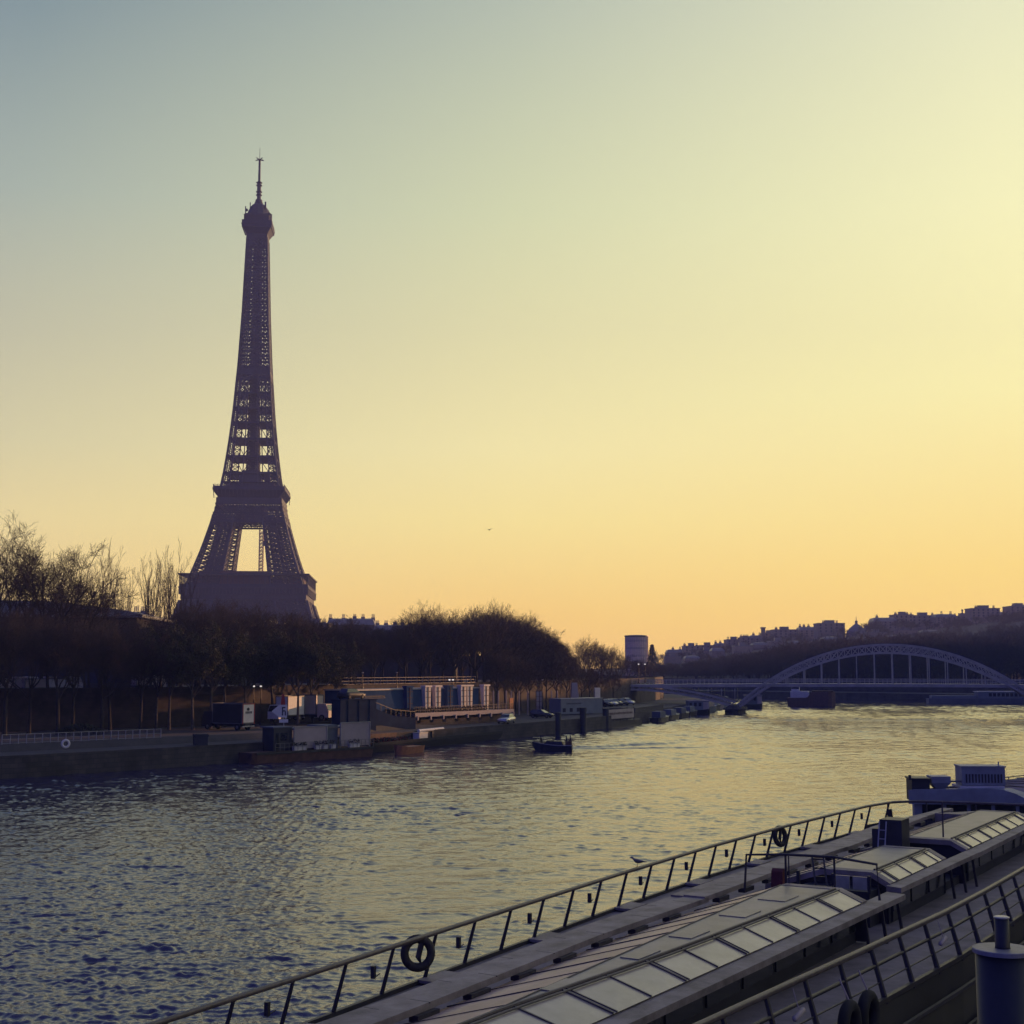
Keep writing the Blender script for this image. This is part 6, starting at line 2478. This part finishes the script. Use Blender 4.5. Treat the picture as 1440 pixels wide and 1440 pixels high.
    for y in (-.072, .072):
        MB().loft([[(.08, y * .9, .22), (.02, y * 1.15, .17), (.08, y, .15)], [(-.12, y * .95, .20), (-.12, y * 1.05, .165), (-.12, y * .9, .15)], [(-.30, y * .3, .165), (-.30, y * .35, .16), (-.30, y * .3, .155)]]).build('wing', mat('gull_wing', (0.10, 0.10, 0.11), .8), o)
    lg = MB()
    for y in (-.03, .03):
        lg.bar((0, y, .12), (.005, y, 0), .012)
        lg.box(0, .045, y - .018, y + .018, -.004, .004)
    lg.build('leg', M_ORANGE, o)


build_tour_boat()


def build_second_boat():
    p = at(1283, 1130, 3.9)
    a = R(-4)
    o = thing('moored_glass_boat', 'second glass roofed boat with blue front and roof boxes beyond the tour boat', 'boat', (p.x, p.y, 0), a)
    # x right along its front, y away
    ax = R(43)

    def Q(x, y, z):      # the body slants away to the right
        return (x + y * math.tan(ax), y, z)
    L = 34
    Wd = 6.6
    MB().loft([[Q(-.3, y, -.5), Q(-.5, y, 2.9), Q(Wd + .5, y, 2.9), Q(Wd + .3, y, -.5)][::-1] for y in (-.4, L)]).build('hull', M_HULL, o)
    MB().box(.1, Wd - .1, .0, .5, 2.9, 4.0).build('front_wall', M_BLUEG2, o)
    f = MB()
    x = .5
    while x < Wd - 1:
        f.box(x, x + 1.05, -.03, 0, 3.0, 3.85)
        x += 1.25
    f.build('window', M_GLASS, o)
    prof = [(0, 3.9), (0, 4.62), (Wd * .62, 4.72), (Wd * .74, 4.66), (Wd * .84, 4.45), (Wd * .92, 4.15), (Wd * .96, 3.9)]
    MB().loft([[Q(x, -.25, z) for x, z in prof][::-1], [Q(x, .5, z) for x, z in prof][::-1]]).build('roof_front', M_BLUEG2, o)
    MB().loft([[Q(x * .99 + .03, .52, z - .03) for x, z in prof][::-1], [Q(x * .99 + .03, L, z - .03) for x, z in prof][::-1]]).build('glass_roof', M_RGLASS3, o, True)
    y = 1.5
    while y < L:
        mb = MB().path([Q(x * .99 + .03, y, z + .0) for x, z in prof[1:]], .04, 4)
        y += 1.7
        mb.build('glazing_bar', M_BAR, o)
    mb = MB()
    for x0, x1, z0, z1 in ((.05, .98, 4.0, 5.12),):
        mb.box(x0, x1, .2, 1.6, z0, z1)
        mb.box(x0 - .06, x1 + .06, .14, 1.66, z1, z1 + .08)
        mb.bar((x0 - .1, .2, z1), (x0 - .1, .2, z1 + .25), .12)
    mb.build('roof_hatch', M_DKBLUE, o)
    mb = MB()
    mb.frustum(1.35, 1.85, .5, 1.3, 4.65, 1.1, 2.1, .3, 1.5, 4.95)
    mb.box(1.1, 2.1, .3, 1.5, 4.95, 5.28)
    b = mb.build('vent_box', M_BLUEG2, o)
    mb = MB().box(2.75, 5.0, .6, 2.0, 4.8, 5.75)
    mb.box(2.7, 5.05, .55, 2.05, 5.75, 5.82)
    mb.bar((4.7, .7, 5.8), (4.7, .7, 6.05), .06)
    ac = mb.build('cooling_unit', M_BLUEG2, o)
    g = MB()
    for k in range(12):
        g.box(2.95 + k * .165, 3.02 + k * .165, .57, .6, 4.95, 5.4)
    g.build('grille', M_DARK, ac)
    MB().box(2.6, 4.9, .4, 2.2, 4.66, 4.78).build('plinth', M_WHITE, o)
    MB().path([(2.1, .8, 5.0), (2.75, .8, 5.0)], .05, 6).build('pipe', M_GREYM, o)
    rl = MB()
    rl.path([Q(Wd * .3, y, 4.95) for y in np.linspace(3, L, 30)], .03, 5)
    for y in np.linspace(3, L, 20):
        rl.bar(Q(Wd * .3, y, 4.6), Q(Wd * .3, y, 4.95), .04)
    rl.build('roof_rail', M_GREYM, o)


build_second_boat()

# mooring dolphin in the lower right corner
o = thing('mooring_dolphin', 'thick dark blue mooring pile with flat cap and short pipe, lower right corner', 'mooring pile', (7.93, 22.9, 0))
MB().lathe([(.43, -2), (.43, 6.42)], 40).build('pile', M_DKBLUE, o, True)
MB().lathe([(.43, 6.42), (.475, 6.43), (.475, 6.49), (.46, 6.5)], 40).build('cap', mat('cap_paint', (0.22, 0.22, 0.25), .5, 0, .3, 3), o)
MB().lathe([(.125, 6.49), (.115, 6.53), (.115, 6.97)], 24).build('pipe', M_DKBLUE, o, True)
MB().lathe([(.118, 6.97), (.125, 6.975), (.125, 6.99), (.10, 7.0)], 24).build('pipe_cap', M_PALEM, o)
# the quay the photographer's bridge stands on: dark landing stage beside the boat
MB_ = MB().prism([(9.5, 15), (13.5, 13), (40, 55), (36, 57)], .2, .75)
o = MB_.build('landing_stage', M_HULL)
tag(o, 'dark low landing stage between the tour boat and the right bank', 'pontoon')

# flying bird
p = atD(688, 745, 120)
o = thing('flying_bird', 'tiny dark bird flying in the empty sky above the river', 'bird', p, R(70))
MB().loft([[(x, w * math.cos(2 * math.pi * k / 8), w * math.sin(2 * math.pi * k / 8)) for k in range(8)] for x, w in ((-.2, .01), (-.05, .05), (.08, .05), (.16, .03), (.22, .006))]).build('body', M_DARK, o)
for s in (-1, 1):
    MB().loft([[(.06, s * .03, .02), (-.05, s * .03, .02), (-.05, s * .03, .0)], [(.08, s * .22, .10), (-.03, s * .22, .10), (-.03, s * .22, .085)], [(-.04, s * .42, .07), (-.07, s * .42, .07), (-.07, s * .42, .065)]]).build('wing', M_DARK, o)

# ------------------------------------------------------------------ air
HAZE_D = 0.00026


def build_haze():
    mb = MB().box(-620, 900, -160, 1330, -2.2, 345)
    m = bpy.data.materials.new('haze')
    m.use_nodes = True
    nt = m.node_tree
    nt.nodes.clear()
    out = nt.nodes.new('ShaderNodeOutputMaterial')
    v = nt.nodes.new('ShaderNodeVolumePrincipled')
    v.inputs['Color'].default_value = (0.46, 0.52, 1.0, 1)
    v.inputs['Density'].default_value = HAZE_D
    v.inputs['Anisotropy'].default_value = 0.12
    nt.links.new(v.outputs[0], out.inputs['Volume'])
    o = mb.build('haze', m)
    o['kind'] = 'stuff'
    o['label'] = 'thin warm evening haze over the river'
    o['category'] = 'haze'


build_haze()
